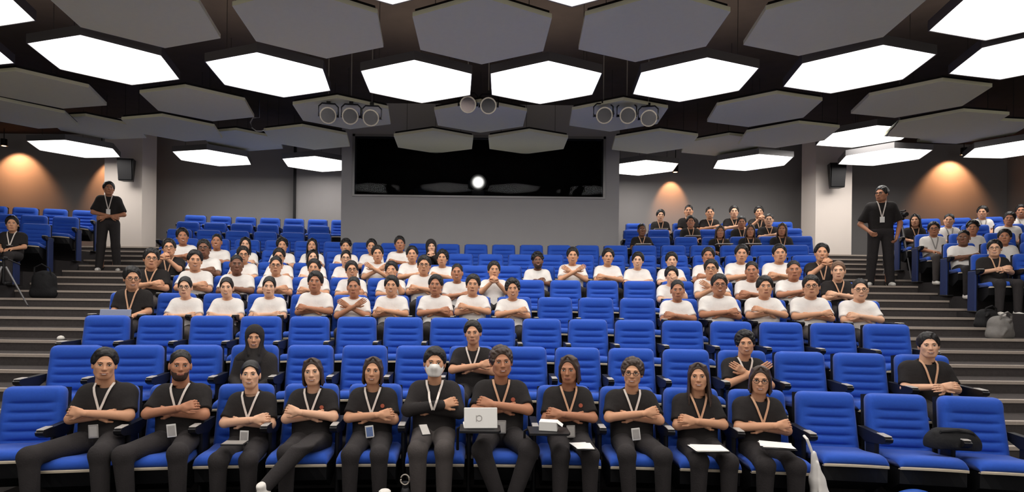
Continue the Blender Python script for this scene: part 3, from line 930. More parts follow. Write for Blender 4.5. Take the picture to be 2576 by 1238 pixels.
def build_person(spec, h):
    """returns (body V,Q,mat idx), (shirt V,Q) for the upper body of a seated figure"""
    wd = spec['w']*.86; P = arm_pose(spec['pose'], spec['flip'])
    P = {k: ((e[0]*.82, e[1], e[2]+.03), (q[0]*.85, q[1], q[2]+.035), hk, pd) for k, (e, q, hk, pd) in P.items()}
    hx, hy, hz = spec['hx'], .040, 1.272-.132*spec['hs'][2]
    long_ = spec['long']
    parts = []
    def body(f):
        for s in (-1, 1): f.cap((s*.06*wd, .04, .60), (s*.075*wd, .085, .84), .08, .08, .05)
        f.cap((-.12*wd, .112, .90), (.12*wd, .112, .90), .045, .045, .05)
        f.cap((0, .105, .93), (hx*.6, hy+.035, hz-.05), .056, .052, .03)
        for s in (-1, 1):
            e, w_, _, _ = P[s]
            e = (e[0]*spec['w']**.7, e[1], e[2])
            f.cap((s*.172*wd, .105, .893), e, .048, .040, .02)
            f.cap(e, w_, .0415, .0275, .018)
    lo, hi = (-.36*wd, -.28, .50), (.36*wd, .24, 1.12)
    parts.append((*sdf_mesh(body, lo, hi, h), 0))
    for s in (-1, 1):
        e, w_, hk, pd = P[s]; e = np.array((e[0]*spec['w']**.7, e[1], e[2])); fw = nrm(np.array(w_)-e)
        V, Q = place_hand(hk, np.array(w_)+fw*.008, fw + np.array(HDIR.get(spec['pose'], (0, 0, .1))), pd, mirror=(s < 0))
        parts.append((V, Q, 0))
    # head
    rot = (Matrix.Rotation(spec['yaw'], 3, 'Z') @ Matrix.Rotation(spec['pitch'], 3, 'X') @ Matrix.Rotation(spec['tilt'], 3, 'Y'))
    Rm = np.array(rot); c = np.array((hx, hy, hz))
    V, Q = HEADS[spec['head']]
    parts.append(((spec['hs']*V) @ Rm.T + c, Q, 0))
    for V, Q, mi in face_bits(spec['smile']): parts.append(((spec['hs']*V) @ Rm.T + c, Q, mi))
    def shirt(f):
        torso_prims(f, .016, wd)
        for s in (-1, 1):
            e, w_, _, _ = P[s]; S = np.array((s*.168*wd, .108, .893)); E = np.array((e[0]*spec['w']**.7, e[1], e[2]))
            if long_:
                f.cap(S, E, .068, .056, .05); f.cap(E, np.array(w_), .054, .040, .02)
            else:
                t = .80; f.cap(S, S+(E-S)*t, .068, .062, .05)
        for s in (-1, 1):
            if long_: continue
            e, w_, _, _ = P[s]; S = np.array((s*.168*wd, .108, .893)); E = np.array((e[0]*spec['w']**.7, e[1], e[2])); d = nrm(E-S)
            f.plane(d, S+(E-S)*.82, .006, ball=.085)
        shirt_top(f, wd)
        f.plane((0, 0, -1), (0, 0, .475), .01)
    sh = sdf_mesh(shirt, (-.37*wd, -.26, .45), (.37*wd, .25, 1.02), h)
    return parts, sh, c, rot

def front_y(V, x, z, rad=.03):
    d = (V[:, 0]-x)**2+(V[:, 2]-z)**2; m = d < rad*rad
    return V[m, 1].min() if m.any() else -.1

def strip(pts, wdt, th=.004):
    """flat ribbon along pts facing -Y"""
    V = []; Fc = []
    for i, p in enumerate(pts):
        p = Vector(p); d = (Vector(pts[min(i+1, len(pts)-1)])-Vector(pts[max(i-1, 0)])).normalized()
        sd = d.cross(Vector((0, -1, 0)));  sd = sd.normalized()*wdt/2 if sd.length > 1e-4 else Vector((wdt/2, 0, 0))
        for o in (sd, -sd):
            V.append(p+o); V.append(p+o+Vector((0, -th, 0)))
    for i in range(len(pts)-1):
        a = 4*i; c = a+4
        Fc += [(a+1, c+1, c+3, a+3), (a, a+2, c+2, c), (a, c, c+1, a+1), (a+2, a+3, c+3, c+2)]
    Fc += [(0, 1, 3, 2), (4*len(pts)-4, 4*len(pts)-2, 4*len(pts)-1, 4*len(pts)-3)]
    return V, Fc

def glasses_me():
    b = MB()
    for s in (-1, 1):
        n = 14; pts = [(s*.032+.021*math.cos(2*math.pi*i/n), -.100, .002+.0165*math.sin(2*math.pi*i/n)) for i in range(n+1)]
        b.tube(pts, .0022, 5, False)
        b.tube([(s*.053, -.099, .006), (s*.076, -.06, .006), (s*.082, .01, .004)], .002, 5)
    b.tube([(-.012, -.101, .005), (0, -.104, .008), (.012, -.101, .005)], .002, 5)
    return b.me('glasses', M_PLAST)
ME_GLASSES = glasses_me()
def mask_me():
    def b(f):
        f.ell((0, -.021, -.038), (.0765, .0840, .086), 0); f.cap((0, -.094, .002), (0, -.112, -.026), .013, .019, .03); f.cap((0, -.100, -.03), (0, -.088, -.08), .022, .020, .03); f.cap((-.018, -.058, -.092), (.018, -.058, -.092), .027, .027, .03)
        f.plane((0, .12, 1), (0, -.09, -.001), .006); f.plane((0, 0, -1), (0, -.05, -.108), .01); f.plane((0, 1, .0), (0, -.022, 0), .004)
        for q in range(3): f.cap((-.055, -.075, -.035-.02*q), (.055, -.075, -.035-.02*q), .002, .002, .004, 'sub')
    V, Q = sdf_mesh(b, (-.1, -.14, -.13), (.1, .02, .02), .0048)
    n = len(V); st = MB()
    for sd in (-1, 1):
        for z in (-.02, -.08): st.tube([(sd*.066, -.03, z), (sd*.084, .0, z*.6), (sd*.088, .02, -.01)], .0018, 5)
    return mesh_np('face_mask', np.concatenate([V, np.array([tuple(v) for v in st.v])]), [tuple(q) for q in Q]+[tuple(i+n for i in f) for f in st.f], [M_PAPER])

def beard_me():
    def b(f):
        f.ell((0, -.026, -.040), (.068, .072, .082), .0); f.cap((-.02, -.055, -.088), (.02, -.055, -.088), .027, .027, .03)
        f.plane((0, -.35, 1), (0, -.06, -.040), .006); f.plane((0, 1, 0), (0, .0, 0), .004)
        f.ell((0, -.10, -.0625), (.022, .03, .010), .006, 'sub')
    V, Q = sdf_mesh(b, (-.1, -.13, -.14), (.1, .03, .02), .005)
    return mesh_np('beard', V, Q, [M_BEARD])
M_BEARD = mat('beard_dark', (62, 46, 40), .9, noise=.3, nscale=120, bump=.4, bscale=150)
ME_BEARD = beard_me()
# ---- trousers and shoes
def legs_mesh(knees, ankles, h, mt, thigh=1.0):
    def b(f):
        f.cap((-.06, .04, .545), (.06, .04, .545), .115, .115, .05)
        for s, kn, an in ((-1, knees[0], ankles[0]), (1, knees[1], ankles[1])):
            f.cap((s*.085, .0, .545), kn, .094*thigh, .070*thigh, .03); f.cap(kn, an, .070*thigh, .052*thigh, .03)
        f.plane((0, 0, 1), (0, 0, .64))
    allp = np.array(list(knees)+list(ankles)+[(-.2, .2, .65), (.2, .2, .65)])
    lo, hi = allp.min(0)-.12, allp.max(0)+.12
    V, Q = sdf_mesh(b, lo, hi, h)
    return mesh_np('trousers', V, Q, [mt])
def shoe_me(m):
    V, Q = sdf_mesh(lambda f: (f.cap((0, .05, .045), (0, -.11, .032), .043, .036, .03), f.cap((0, .05, .05), (0, .05, .11), .04, .038, .03), f.plane((0, 0, -1), (0, 0, .004))),
                    (-.07, -.18, -.01), (.07, .12, .13), .009)
    return mesh_np('shoe', V, Q, [m])
SHOE = {'w': shoe_me(M_SHOEW), 'b': shoe_me(M_SHOEB)}
KN = [(-.115, -.43, .525), (.115, -.43, .525)]; AN = [(-.12, -.42, .10), (.12, -.42, .10)]
ME_LEGS = {M_TROUS: legs_mesh(KN, AN, .013, M_TROUS), M_TROUS2: legs_mesh(KN, AN, .013, M_TROUS2)}

PEOPLE = []
def words(s): return len(s.split())
def person(j, u, vt, shirt='w', hair='short', skin=1, pose='cross', flip=None, w=1.0, lany=None, glasses=False, mask=False, smile=False,
           yaw=0, pitch=0, tilt=0, hx=0.0, legs=None, tr=None, hm=None, long=False, badge=None, emblem=False, label='', shoe='b', block='c', head=None, dx=0.0):
    PEOPLE.append(dict(beard=(u in (453, 1353)), j=j, u=u, vt=vt, shirt=shirt, hair=hair, skin=skin, pose=pose, flip=flip, w=w, lany=lany, glasses=glasses, mask=mask, smile=smile,
                       yaw=yaw, pitch=pitch, tilt=tilt, hx=hx, legs=legs, tr=tr, hm=hm, long=long, badge=badge, emblem=emblem, label=label, shoe=shoe, block=block, head=head))

B, W = 'b', 'w'
# front row, all in black shirts
person(1, 262, 876, B, 'curtain', 1, 'cross', True, 1.06, 'w', smile=True, badge='grey', tilt=.05, legs=([(-.31,-.40,.53),(.17,-.43,.54)],[(-.28,-.42,.10),(.19,-.44,.10)]), label='smiling person in black shirt with long dark hair, leftmost in the front row')
person(1, 453, 882, B, 'crew', 2, 'cross_high', False, 1.08, 'w', badge='white', legs=([(-.24,-.42,.53),(.15,-.44,.54)],[(-.2,-.42,.10),(.16,-.44,.10)]), label='person in black with cropped hair and beard shadow, second from left in front row')
person(1, 630, 906, B, 'tied', 0, 'cross', False, .92, 'w', smile=True, badge='white', pitch=-.12, head=1, label='smiling person in black with tied-back hair and a tablet on the lap')
person(1, 786, 899, B, 'bob', 0, 'cross_high', True, .95, 'w', hm=2, smile=True, emblem=True, head=1, legs=([(-.10,-.45,.56),(.05,-.50,.645)],[(-.11,-.42,.10),(-.21,-.72,.36)]), shoe='w', label='person in black with legs crossed and a white shoe raised, front row')
person(1, 938, 896, B, 'bob', 1, 'cross', False, .95, 'w', hm=2, smile=True, emblem=True, badge='blue', head=1, label='person in black with a blue-printed badge hanging below crossed arms')
person(1, 1094, 873, B, 'fringe', 1, 'cross_high', False, 1.0, 'w', mask=True, long=True, tr=1, legs=([(-.10,-.44,.535),(.10,-.44,.535)],[(-.09,-.42,.10),(.10,-.42,.10)]), label='person wearing a white face mask and black long-sleeved shirt')
person(1, 1262, 868, B, 'wavy', 2, 'cross_high', True, 1.06, 't', smile=True, emblem=True, badge='grey', hm=2, legs=([(-.16,-.42,.53),(.20,-.42,.53)],[(.0,-.40,.10),(.05,-.46,.10)]), label='person in black with wavy hair seated behind an open white laptop')
person(1, 1432, 892, B, 'bob', 2, 'cross', True, .96, 't', emblem=True, badge='grey', hm=2, head=1, yaw=-.1, label='person in black with brown bob beside a small white box, front row')
person(1, 1592, 898, B, 'wavy', 1, 'cross_high', False, 1.05, 'w', smile=True, glasses=True, badge='white', hm=2, legs=([(-.13,-.42,.545),(.15,-.44,.545)],[(-.10,-.42,.10),(.16,-.42,.10)]), label='smiling person in black with glasses and tousled hair, front row')
person(1, 1758, 911, B, 'long', 1, 'cross', True, .92, 't', smile=True, hm=2, head=1, label='person in black with long hair over one shoulder and papers on lap')
person(1, 1914, 919, B, 'bob', 1, 'cross', False, .95, 't', smile=True, hm=2, head=1, glasses=True, label='rightmost person in the front row, black shirt and brown chin-length hair')
# second row
person(2, 640, 822, B, 'hijab', 1, 'lap', False, 1.0, smile=True, long=True, head=1, hm=0, label='smiling person in a black headscarf and long black sleeves, second row')
person(2, 1190, 806, B, 'curtain', 1, 'cross_high', False, 1.0, 'w', emblem=True, label='person in black shirt sitting tall behind the wavy-haired laptop user')
person(2, 1876, 829, B, 'wavy', 1, 'xchest', False, 1.0, 'w', emblem=True, label='person in black shirt with bushy black hair, second row right')
person(2, 2338, 836, B, 'short', 0, 'clasp', False, 1.12, 't', smile=True, tilt=-.05, label='smiling person in black clasping hands at the right end of second row')
# fourth row
person(4, 332, 669, B, 'short', 1, 'lap', False, 1.0, 't', glasses=True, pitch=.15, yaw=.2)
for u, vt, hr, sk, ps, fl, wd, hd, gl in [(465,696,'tied',0,'tuck',0,.92,1,1),(570,699,'tied',0,'tuck',1,.92,1,0),(677,694,'tied',0,'tuck',0,.95,1,0),
        (793,681,'fringe',2,'cross',1,1.0,0,0),(890,696,'crew',2,'xchest',0,1.0,0,0),(985,692,'fringe',1,'cross',1,1.02,0,0),(1096,690,'curtain',2,'cross',0,1.02,0,0),
        (1190,689,'short',1,'cross_high',1,1.0,3,0),(1290,698,'wavy',1,'cross_high',0,1.0,0,0),(1705,704,'crew',2,'cross',1,.98,3,0),(1810,688,'short',2,'cross',0,1.12,2,1),
        (1925,693,'fringe',1,'cross_high',1,1.06,0,0),(2042,691,'short',1,'cross',0,1.06,2,1),(2165,701,'crew',0,'cross',1,1.06,0,1)]:
    person(4, u, vt, W, hr, sk, ps, bool(fl), wd, head=hd, glasses=bool(gl))
# fifth row
person(5, 380, 623, B, 'short', 1, 'cross', False, 1.02, 't', glasses=True)
for u, vt, hr, sk, ps, fl, wd, hd, gl in [(490,628,'curtain',1,'cross',0,1.02,0,0),(595,641,'crew',3,'cross',1,1.14,2,0),(694,644,'crew',1,'cross',0,1.05,0,1),(790,650,'short',1,'cross',1,1.0,3,0),
        (885,655,'short',1,'cross',0,1.0,0,1),(985,656,'fringe',1,'mouth',0,1.0,0,0),(1067,641,'short',1,'cross',1,1.1,2,1),(1150,663,'crew',2,'cross',0,1.0,0,0),
        (1243,656,'short',1,'raise',1,1.0,3,0),(1690,670,'fringe',0,'mouth',0,.92,1,0),(1790,651,'short',1,'xchest',0,1.05,0,1),(1892,657,'crew',2,'cross',1,1.0,0,0),(1998,655,'crew',2,'cross_high',0,1.05,2,0)]:
    person(5, u, vt, W, hr, sk, ps, bool(fl), wd, head=hd, glasses=bool(gl))
person(5, 2110, 655, B, 'tied', 0, 'cross', True, .95, 't', head=1, hm=3)
# sixth row
person(6, 425, 599, B, 'short', 1, 'raise', False, .98, 't', glasses=True)
for u, vt, hr, sk, ps, fl, wd, hd, gl in [(513,601,'short',3,'cross',0,1.14,2,1),(612,618,'short',1,'cross',1,1.0,0,1),(702,623,'short',1,'cross',0,1.0,0,1),(787,629,'bob',0,'cross',1,.94,1,0),
        (870,634,'tied',0,'cross',0,.92,1,1),(950,616,'short',1,'xchest',1,1.02,0,0),(1037,618,'curtain',1,'cross',0,1.0,0,0),(1113,626,'wavy',1,'cross_high',1,1.0,0,0),
        (1353,639,'curly',3,'clasp',0,1.04,0,0),(1441,621,'short',1,'xchest',0,1.02,0,0),(1530,624,'curtain',1,'cross',1,1.0,3,0),(1605,633,'fringe',0,'tuck',0,1.0,3,0),
        (1690,633,'fringe',0,'cross',0,1.0,0,0),(1782,621,'short',2,'cross',1,1.05,0,0),(1866,614,'short',1,'cross',0,1.06,0,0),(1962,613,'short',1,'cross',1,1.08,2,0)]:
    person(6, u, vt, W, hr, sk, ps, bool(fl), wd, head=hd, glasses=bool(gl))
person(6, 2068, 611, B, 'curtain', 1, 'raise', False, 1.0, 't')
# seventh row
for u, vt, hr, sk, ps, fl, wd, hd, gl in [(459,572,'short',2,'cross',0,1.05,0,0),(545,588,'crew',2,'cross',1,1.0,0,0),(617,595,'long',0,'cross',0,.94,1,0),(710,596,'wavy',1,'cross',1,1.0,0,0),
        (785,598,'long',1,'cross',0,.94,1,0),(870,599,'curly',1,'cross',1,1.0,0,0),(935,600,'short',1,'cross',0,1.0,3,0),(1006,593,'short',2,'cross',1,1.05,2,0)]:
    person(7, u, vt, W, hr, sk, ps, bool(fl), wd, head=hd, glasses=bool(gl))
person(7, 1085, 599, B, 'hijab', 0, 'raise', False, .94, head=1, long=True)
# right rear rows, black shirts
for j, u, vt, hr, sk, ps, hd in [(9,1615,562,'crew',3,'tuck',0),(9,1812,566,'long',2,'lap',1),(9,1888,563,'long',2,'lap',1),(9,1968,560,'long',2,'lap',1),
        (10,1738,541,'fringe',2,'lap',0),(10,1866,543,'short',2,'lap',0),(10,1935,537,'crew',0,'cross',0),
        (11,1662,526,'fringe',0,'lap',1),(11,1733,515,'crew',1,'lap',0),(11,1786,520,'crew',1,'cross',0),(11,1847,516,'short',0,'cross',0),(11,1910,517,'fringe',1,'raise',0)]:
    person(j, u, vt, B, hr, sk, ps, False, 1.0, 't', head=hd, block='r', hm=2 if hr == 'long' else None)
# far right block
for j, u, vt, c, hr, sk, ps, ln, wd, hd in [(7,2503,608,B,'short',0,'clasp','t',1.05,0),(8,2425,578,W,'crew',3,'cross',None,1.05,2),(8,2528,580,W,'short',2,'lap',None,1.0,0),
        (9,2350,566,W,'short',2,'lap','g',1.0,0),(9,2448,554,W,'curly',2,'lap',None,1.0,0),(10,2303,537,B,'long',1,'lap','t',.95,1),(10,2388,538,W,'crew',1,'lap','g',1.0,0),
        (10,2540,545,W,'short',2,'lap',None,1.0,0),(11,2472,533,W,'short',1,'lap','g',1.0,0),(11,2570,513,W,'fringe',2,'lap','g',1.0,0)]:
    person(j, u, vt, c, hr, sk, ps, False, wd, ln, head=hd, block='R', yaw=-.1, glasses=(u in (2503, 2350)), shoe='w')
person(8, 30, 542, B, 'short', 1, 'lap', False, 1.0, 'w', block='L', yaw=.05)

ROWNAME = {'c': '', 'r': 'beside booth', 'L': 'far left', 'R': 'far right'}
HAIRW = dict(short='short dark hair', crew='cropped hair', fringe='a dark fringe', curtain='parted dark hair', wavy='tousled hair', curly='curly hair',
             bob='chin-length hair', long='long hair', tied='tied-back hair', hijab='a black head covering')
POSEW = dict(cross='arms crossed', cross_high='arms crossed high', xchest='arms crossed on chest', clasp='hands clasped', lap='hands low', tuck='arms folded', raise_='hands raised', mouth='hand near mouth')
POSEW['raise'] = 'hands raised'
ranks = {}
for p in PEOPLE: ranks.setdefault((p['block'], p['j']), []).append(p['u'])
BADGE = {'grey': M_BADGE, 'white': M_BADGEW, 'blue': M_CARDBLUE}
ME_MASK = mask_me()

def dress(root, sp, parts, sh, c, rot, Vs_scale=1.0):
    Vb = []; Qb = []; mi = []; n = 0
    for V, Q, m in parts:
        Vb.append(V); Qb.append(Q+n); mi.append(np.full(len(Q), m)); n += len(V)
    hm = [M_HAIR, M_HAIR2, M_HAIR2, M_HAIR3][sp['hm'] or 0]
    obj('body', mesh_np('body', np.concatenate(Vb), np.concatenate(Qb), [M_SKIN[sp['skin']], M_EYE, M_HAIR, M_LIP, M_TEETH, M_EYEW], np.concatenate(mi)), root)
    V, Q = sh
    sm = M_WHITE if sp['shirt'] == 'w' else (M_BLACK2 if sp['long'] else M_BLACK)
    shirt = obj('shirt', mesh_np('shirt', V, Q, [sm]), root)
    e = rot.to_euler()
    hmesh = hair_mesh(sp['hair'], M_BLACK2 if sp['hair'] == 'hijab' else hm)
    obj(hmesh.name.split('.')[0], hmesh, root, tuple(c), e, tuple(sp['hs']))
    if sp['glasses']: obj('glasses', ME_GLASSES, root, tuple(c), e, tuple(sp['hs']))
    if sp.get('beard'): obj('beard', ME_BEARD, root, tuple(c), e, tuple(sp['hs']))
    if sp['mask']: obj('face_mask', ME_MASK, root, tuple(c), e, tuple(sp['hs']))
    if sp['lany']:
        zb = .79 if sp['pose'] in ('cross', 'cross_high', 'xchest', 'tuck') else .72
        lm = {'w': M_LANY, 't': M_LANY2, 'g': M_BADGE}[sp['lany']]
        b = MB()
        for s in (-1, 1):
            pts = []
            for t in np.linspace(0, 1, 7):
                x = s*(.062*(1-t)+.004*t); z = .965*(1-t)+zb*t
                pts.append((x, front_y(V, x, z)-.006, z))
            pts.insert(0, (s*.068, .06, .995))
            b.add(*strip(pts, .017))
        la = obj('lanyard', b.me('lanyard', lm), root)
        if sp['badge']:
            zt = .645
            bx = .0
            b = MB(); M = Matrix.Rotation(R(random.uniform(-8, 8)), 3, 'Y')
            y = min(front_y(V, bx, zt, .05), -.125)-.012
            b.rbox((bx, y, zt), (.072, .006, .105), .004, M); bd = obj('id_badge', b.me('id_badge', M_BADGEW if sp['badge'] == 'blue' else BADGE[sp['badge']]), la)
            b = MB(); b.box((bx, y-.0035, zt), (.054, .002, .08), M); obj('badge_print', b.me('badge_print', BADGE['blue'] if sp['badge'] == 'blue' else M_PAD), bd)
    if sp['emblem']:
        y = front_y(V, .095, .845)-.004
        b = MB(); b.tube([(.095, y+.003, .845), (.095, y, .845)], .018, 10); obj('shirt_emblem', b.me('shirt_emblem', M_EMBLEM), shirt)

for sp in PEOPLE:
    j = sp['j']; r = row_R(j)
    # place on the arc so that the head projects to the measured column
    Xh = 0; a, bb = unroll(sp['u'], sp['vt'])
    for it in range(8):
        ang = math.asin(max(-1, min(1, (Xh-XC)/(r-.24)))); Yh = YC + math.cos(ang)*(r-.24-(-.03)) ; Xh = a*Yh/FPX
    ang = math.atan2(Xh-XC, Yh-YC)
    ztop = CAMZ - bb*(Yh-.02)/FPX
    hgt = ztop - row_z(j)
    nat = {'hijab': 1.29, 'curly': 1.29, 'wavy': 1.285, 'crew': 1.268}.get(sp['hair'], 1.275)
    s = max(.93, min(1.07, hgt/nat)); dz = max(-.05, min(.06, hgt - nat*s))
    ox, oy = XC+math.sin(ang)*(r-.24), YC+math.cos(ang)*(r-.24)
    root = empty('person', (ox, oy, row_z(j)+dz), -ang, (s, s, s))
    rng = random.Random(int(sp['u']*7+j))
    spec = dict(w=sp['w'], pose=sp['pose'], flip=bool(sp['flip']), hx=sp['hx'], long=sp['long'], smile=sp['smile'] or rng.random() < .3,
                yaw=sp['yaw'] + rng.uniform(-.12, .12) - (math.atan2(Xh, Yh)-ang)*.85, pitch=sp['pitch']+rng.uniform(-.06, .04), tilt=sp['tilt']+rng.uniform(-.07, .07), head=sp['head'] if sp['head'] is not None else rng.choice([0, 2, 3]))
    h = .0085 if j <= 2 else (.0115 if j <= 5 else .0135)
    sp['hs'] = spec['hs'] = head_scale(j)
    parts, sh, c, rot = build_person(spec, h)
    sp['smile'] = spec['smile']
    dress(root, sp, parts, sh, c, rot)
    # trousers and shoes
    mt = M_TROUS2 if sp['tr'] or (rng.random() < .3 and j > 1) else M_TROUS
    kn, an = sp['legs'] or (KN, AN)
    if sp['legs']: obj('trousers', legs_mesh(kn, an, .010, mt), root)
    else: obj('trousers', ME_LEGS[mt], root)
    for i, q in enumerate(an):
        up = q[2] > .2
        obj('shoe', SHOE['w' if (sp['shoe'] == 'w' and (up or j > 1)) else 'b'], root, (q[0], q[1]-.02, q[2]-.10 if not up else q[2]-.09), (R(28) if up else 0, 0, R(-25) if up else 0))
    us = sorted(ranks[(sp['block'], j)]); k = us.index(sp['u'])+1
    lab = sp['label']
    if not lab:
        lab = f"{'white-shirted' if sp['shirt']=='w' else 'black-shirted'} person, {HAIRW[sp['hair']]}, {POSEW[sp['pose']]}, {ORD[k]} from left in {ORD[j]} row {ROWNAME[sp['block']]}"
    tag(root, lab.strip(), 'person', 'seated audience')
    # mark the nearest seat as taken
    best = min([s_ for s_ in SEATS if s_[0] == j], key=lambda s_: abs(s_[1]-ox))
    OCC[(best[2], j, best[3])] = True

for (j, x, bl, k, n) in SEATS:
    o_ = OCC.get((bl, j, k))
    lab = ('occupied' if o_ else 'empty') + f' blue padded seat, {ORD[k]} from left in ' + BLOCKN[bl].format(ORD[j])
    add_seat(j, x, lab, last=(k == n), endL=(bl == 'R' and k == 1), endR=(bl == 'L' and k == n))

# ---- two people standing on the aisle steps
def standing(u, vfeet, vtop, kind, label):
    a, bb = unroll(u, vfeet); Y = 4150/(PPY+bb-333)
    zf = stair_floor(Y); Xp = a*Y/FPX
    a2, b2 = unroll(u, vtop); H = CAMZ - b2*Y/FPX - zf
    s = H/1.74
    root = empty('person', (Xp, Y, zf), R(-25) if Xp > 0 else R(28), (s, s, s))
    L = kind == 'left'
    # arms
    if L: P = {-1: ((-.255, -.03, 1.13), (.05, -.16, 1.06), 'curl', (0, 1, 0)), 1: ((.255, -.03, 1.12), (-.05, -.135, 1.04), 'curl', (0, 1, 0))}
    else: P = {-1: ((-.30, .04, 1.10), (-.19, -.15, .95), 'curl', (1, .2, 0)), 1: ((.29, .04, 1.10), (.23, -.05, .87), 'curl', (-1, .1, 0))}
    wd = .88 if L else .98
    def body(f):
        f.cap((0, 0, 1.0), (0, .01, 1.35), .085, .085, .04); f.cap((-.12*wd, .02, 1.405), (.12*wd, .02, 1.405), .045, .045, .05)
        f.cap((0, .015, 1.42), (0, -.005, 1.55), .058, .054, .03)
        for s_ in (-1, 1):
            e, w_, _, _ = P[s_]; f.cap((s_*.172*wd, .015, 1.39), e, .048, .040, .02); f.cap(e, w_, .0405, .0275, .018)
            f.cap((s_*.09, 0, .95), (s_*.10, 0, .5), .07, .05, .03); f.cap((s_*.10, 0, .5), (s_*.115, .02, .09), .05, .04, .03)
    parts = [(*sdf_mesh(body, (-.42, -.3, .02), (.42, .2, 1.62), .0135), 0)]
    for s_ in (-1, 1):
        e, w_, hk, pd = P[s_]; fw = nrm(np.array(w_)-np.array(e))
        V, Q = place_hand(hk, np.array(w_)+fw*.008, fw, pd, mirror=(s_ < 0)); parts.append((V, Q, 0))
    c = np.array((0, -.035, 1.605)); rot = Matrix.Rotation(R(-35) if not L else R(10), 3, 'Z')
    Rm = np.array(rot); V, Q = HEADS[0]; hs = np.array((1.05, 1.05, 1.1)); parts.append(((hs*V) @ Rm.T + c, Q, 0))
    for V, Q, m in face_bits(False): parts.append(((hs*V) @ Rm.T + c, Q, m))
    def shirt(f):
        for s_ in (-1, 1): f.cap((s_*.07*wd, .0, .97), (s_*.09*wd, .0, 1.33), .112*wd, .112*wd, .07)
        f.cap((-.135*wd, .02, 1.40), (.135*wd, .02, 1.40), .076, .076, .07); f.cap((0, .02, 1.43), (0, .01, 1.48), .08, .06, .05)
        for s_ in (-1, 1):
            S = np.array((s_*.168*wd, .018, 1.39)); E = np.array(P[s_][0]); f.cap(S, S+(E-S)*.8, .07, .072, .05)
        for s_ in (-1, 1):
            S = np.array((s_*.168*wd, .018, 1.39)); E = np.array(P[s_][0]); f.plane(nrm(E-S), S+(E-S)*.86, .006, ball=.09)
        f.ell((0, -.015, 1.505), (.07, .07, .065), .012, 'sub'); f.plane((0, 0, -1), (0, 0, .92), .01)
    sh = sdf_mesh(shirt, (-.42, -.25, .88), (.42, .2, 1.54), .0135)
    sp = dict(hm=0, skin=2, shirt='b', long=False, hair='fringe' if L else 'short', glasses=not L, mask=False, lany=None, badge=None, emblem=False, beard=False, hs=np.array((1.05, 1.05, 1.1)))
    dress(root, sp, parts, sh, c, rot)
    V = sh[0]; b = MB()
    for s_ in (-1, 1):
        pts = [(s_*.066, -.03, 1.49)] + [(s_*(.06*(1-t)+.004*t), front_y(V, s_*(.06*(1-t)+.004*t), 1.46*(1-t)+1.2*t)-.006, 1.46*(1-t)+1.2*t) for t in np.linspace(0, 1, 7)]
        b.add(*strip(pts, .017))
    la = obj('lanyard', b.me('lanyard', M_LANY), root)
    b = MB(); b.rbox((0, -.14*wd, 1.15), (.07, .006, .1), .004); obj('id_badge', b.me('id_badge', M_BADGEW), la)
    def trou(f):
        f.cap((-.07, 0, .96), (.07, 0, .96), .118*wd, .118*wd, .05)
        for s_ in (-1, 1): f.cap((s_*.095, 0, .93), (s_*.12, 0, .5), .10, .078, .03); f.cap((s_*.12, 0, .5), (s_*.15, .02, .07), .078, .068, .03)
        f.plane((0, 0, 1), (0, 0, 1.02))
    V, Q = sdf_mesh(trou, (-.3, -.2, .0), (.3, .2, 1.1), .0135); obj('trousers', mesh_np('trousers', V, Q, [M_TROUS]), root)
    for s_ in (-1, 1): obj('shoe', SHOE['w'], root, (s_*.15, -.0, 0), (0, 0, s_*.25))
    tag(root, label, 'person', 'people standing on the stairs')
standing(272, 668, 458, 'left', 'person in black standing with folded hands on the left stairs')
standing(2214, 706, 470, 'right', 'person in black shirt standing on the right stairs, head turned')

# ================================================================== small things
def thing(name, loc, rz, label, cat, group=None):
    return tag(empty(name, loc, rz), label, cat, group)
def bag_mesh(name, m, dims, seed, lump=.25):
    rr = random.Random(seed); dx, dy, dz = dims
    def b(f):
        f.ell((0, 0, dz*.5), (dx*.5, dy*.5, dz*.52), .02)
        f.cap((-dx*.3, 0, dz*.2), (dx*.3, 0, dz*.2), dy*.42, dy*.42, .04); f.cap((-dx*.22, 0, dz*.75), (dx*.22, 0, dz*.75), dy*.33, dy*.33, .05)
        for i in range(7):
            p = (rr.uniform(-.4, .4)*dx, rr.uniform(-.45, .1)*dy, rr.uniform(.1, .9)*dz); q = (p[0]+rr.uniform(-.2, .2)*dx, p[1], p[2]+rr.uniform(-.25, .25)*dz)
            f.cap(p, q, dy*.12, dy*.06, .02)
        f.plane((0, 0, -1), (0, 0, .003))
    V, Q = sdf_mesh(b, (-dx*.8, -dy*.8, -.02), (dx*.8, dy*.8, dz*1.25), max(dims)/42)
    return mesh_np(name, V, Q, [m])

def writing_tablet(loc, rz, label, m=None):
    r = thing('writing_tablet', loc, rz, label, 'writing tablet', 'fold-out writing tablets')
    b = MB(); b.prism([(-.15, -.12), (.13, -.12), (.15, -.08), (.15, .09), (.10, .12), (-.15, .12)], -.016, 0); obj('board', b.me('board', m or M_PLAST), r)
    b = MB(); b.tube([(-.14, .08, -.01), (-.17, .10, -.03), (-.17, .13, -.2)], .011, 6); obj('hinge_arm', b.me('hinge_arm', M_DARK), r)
    return r

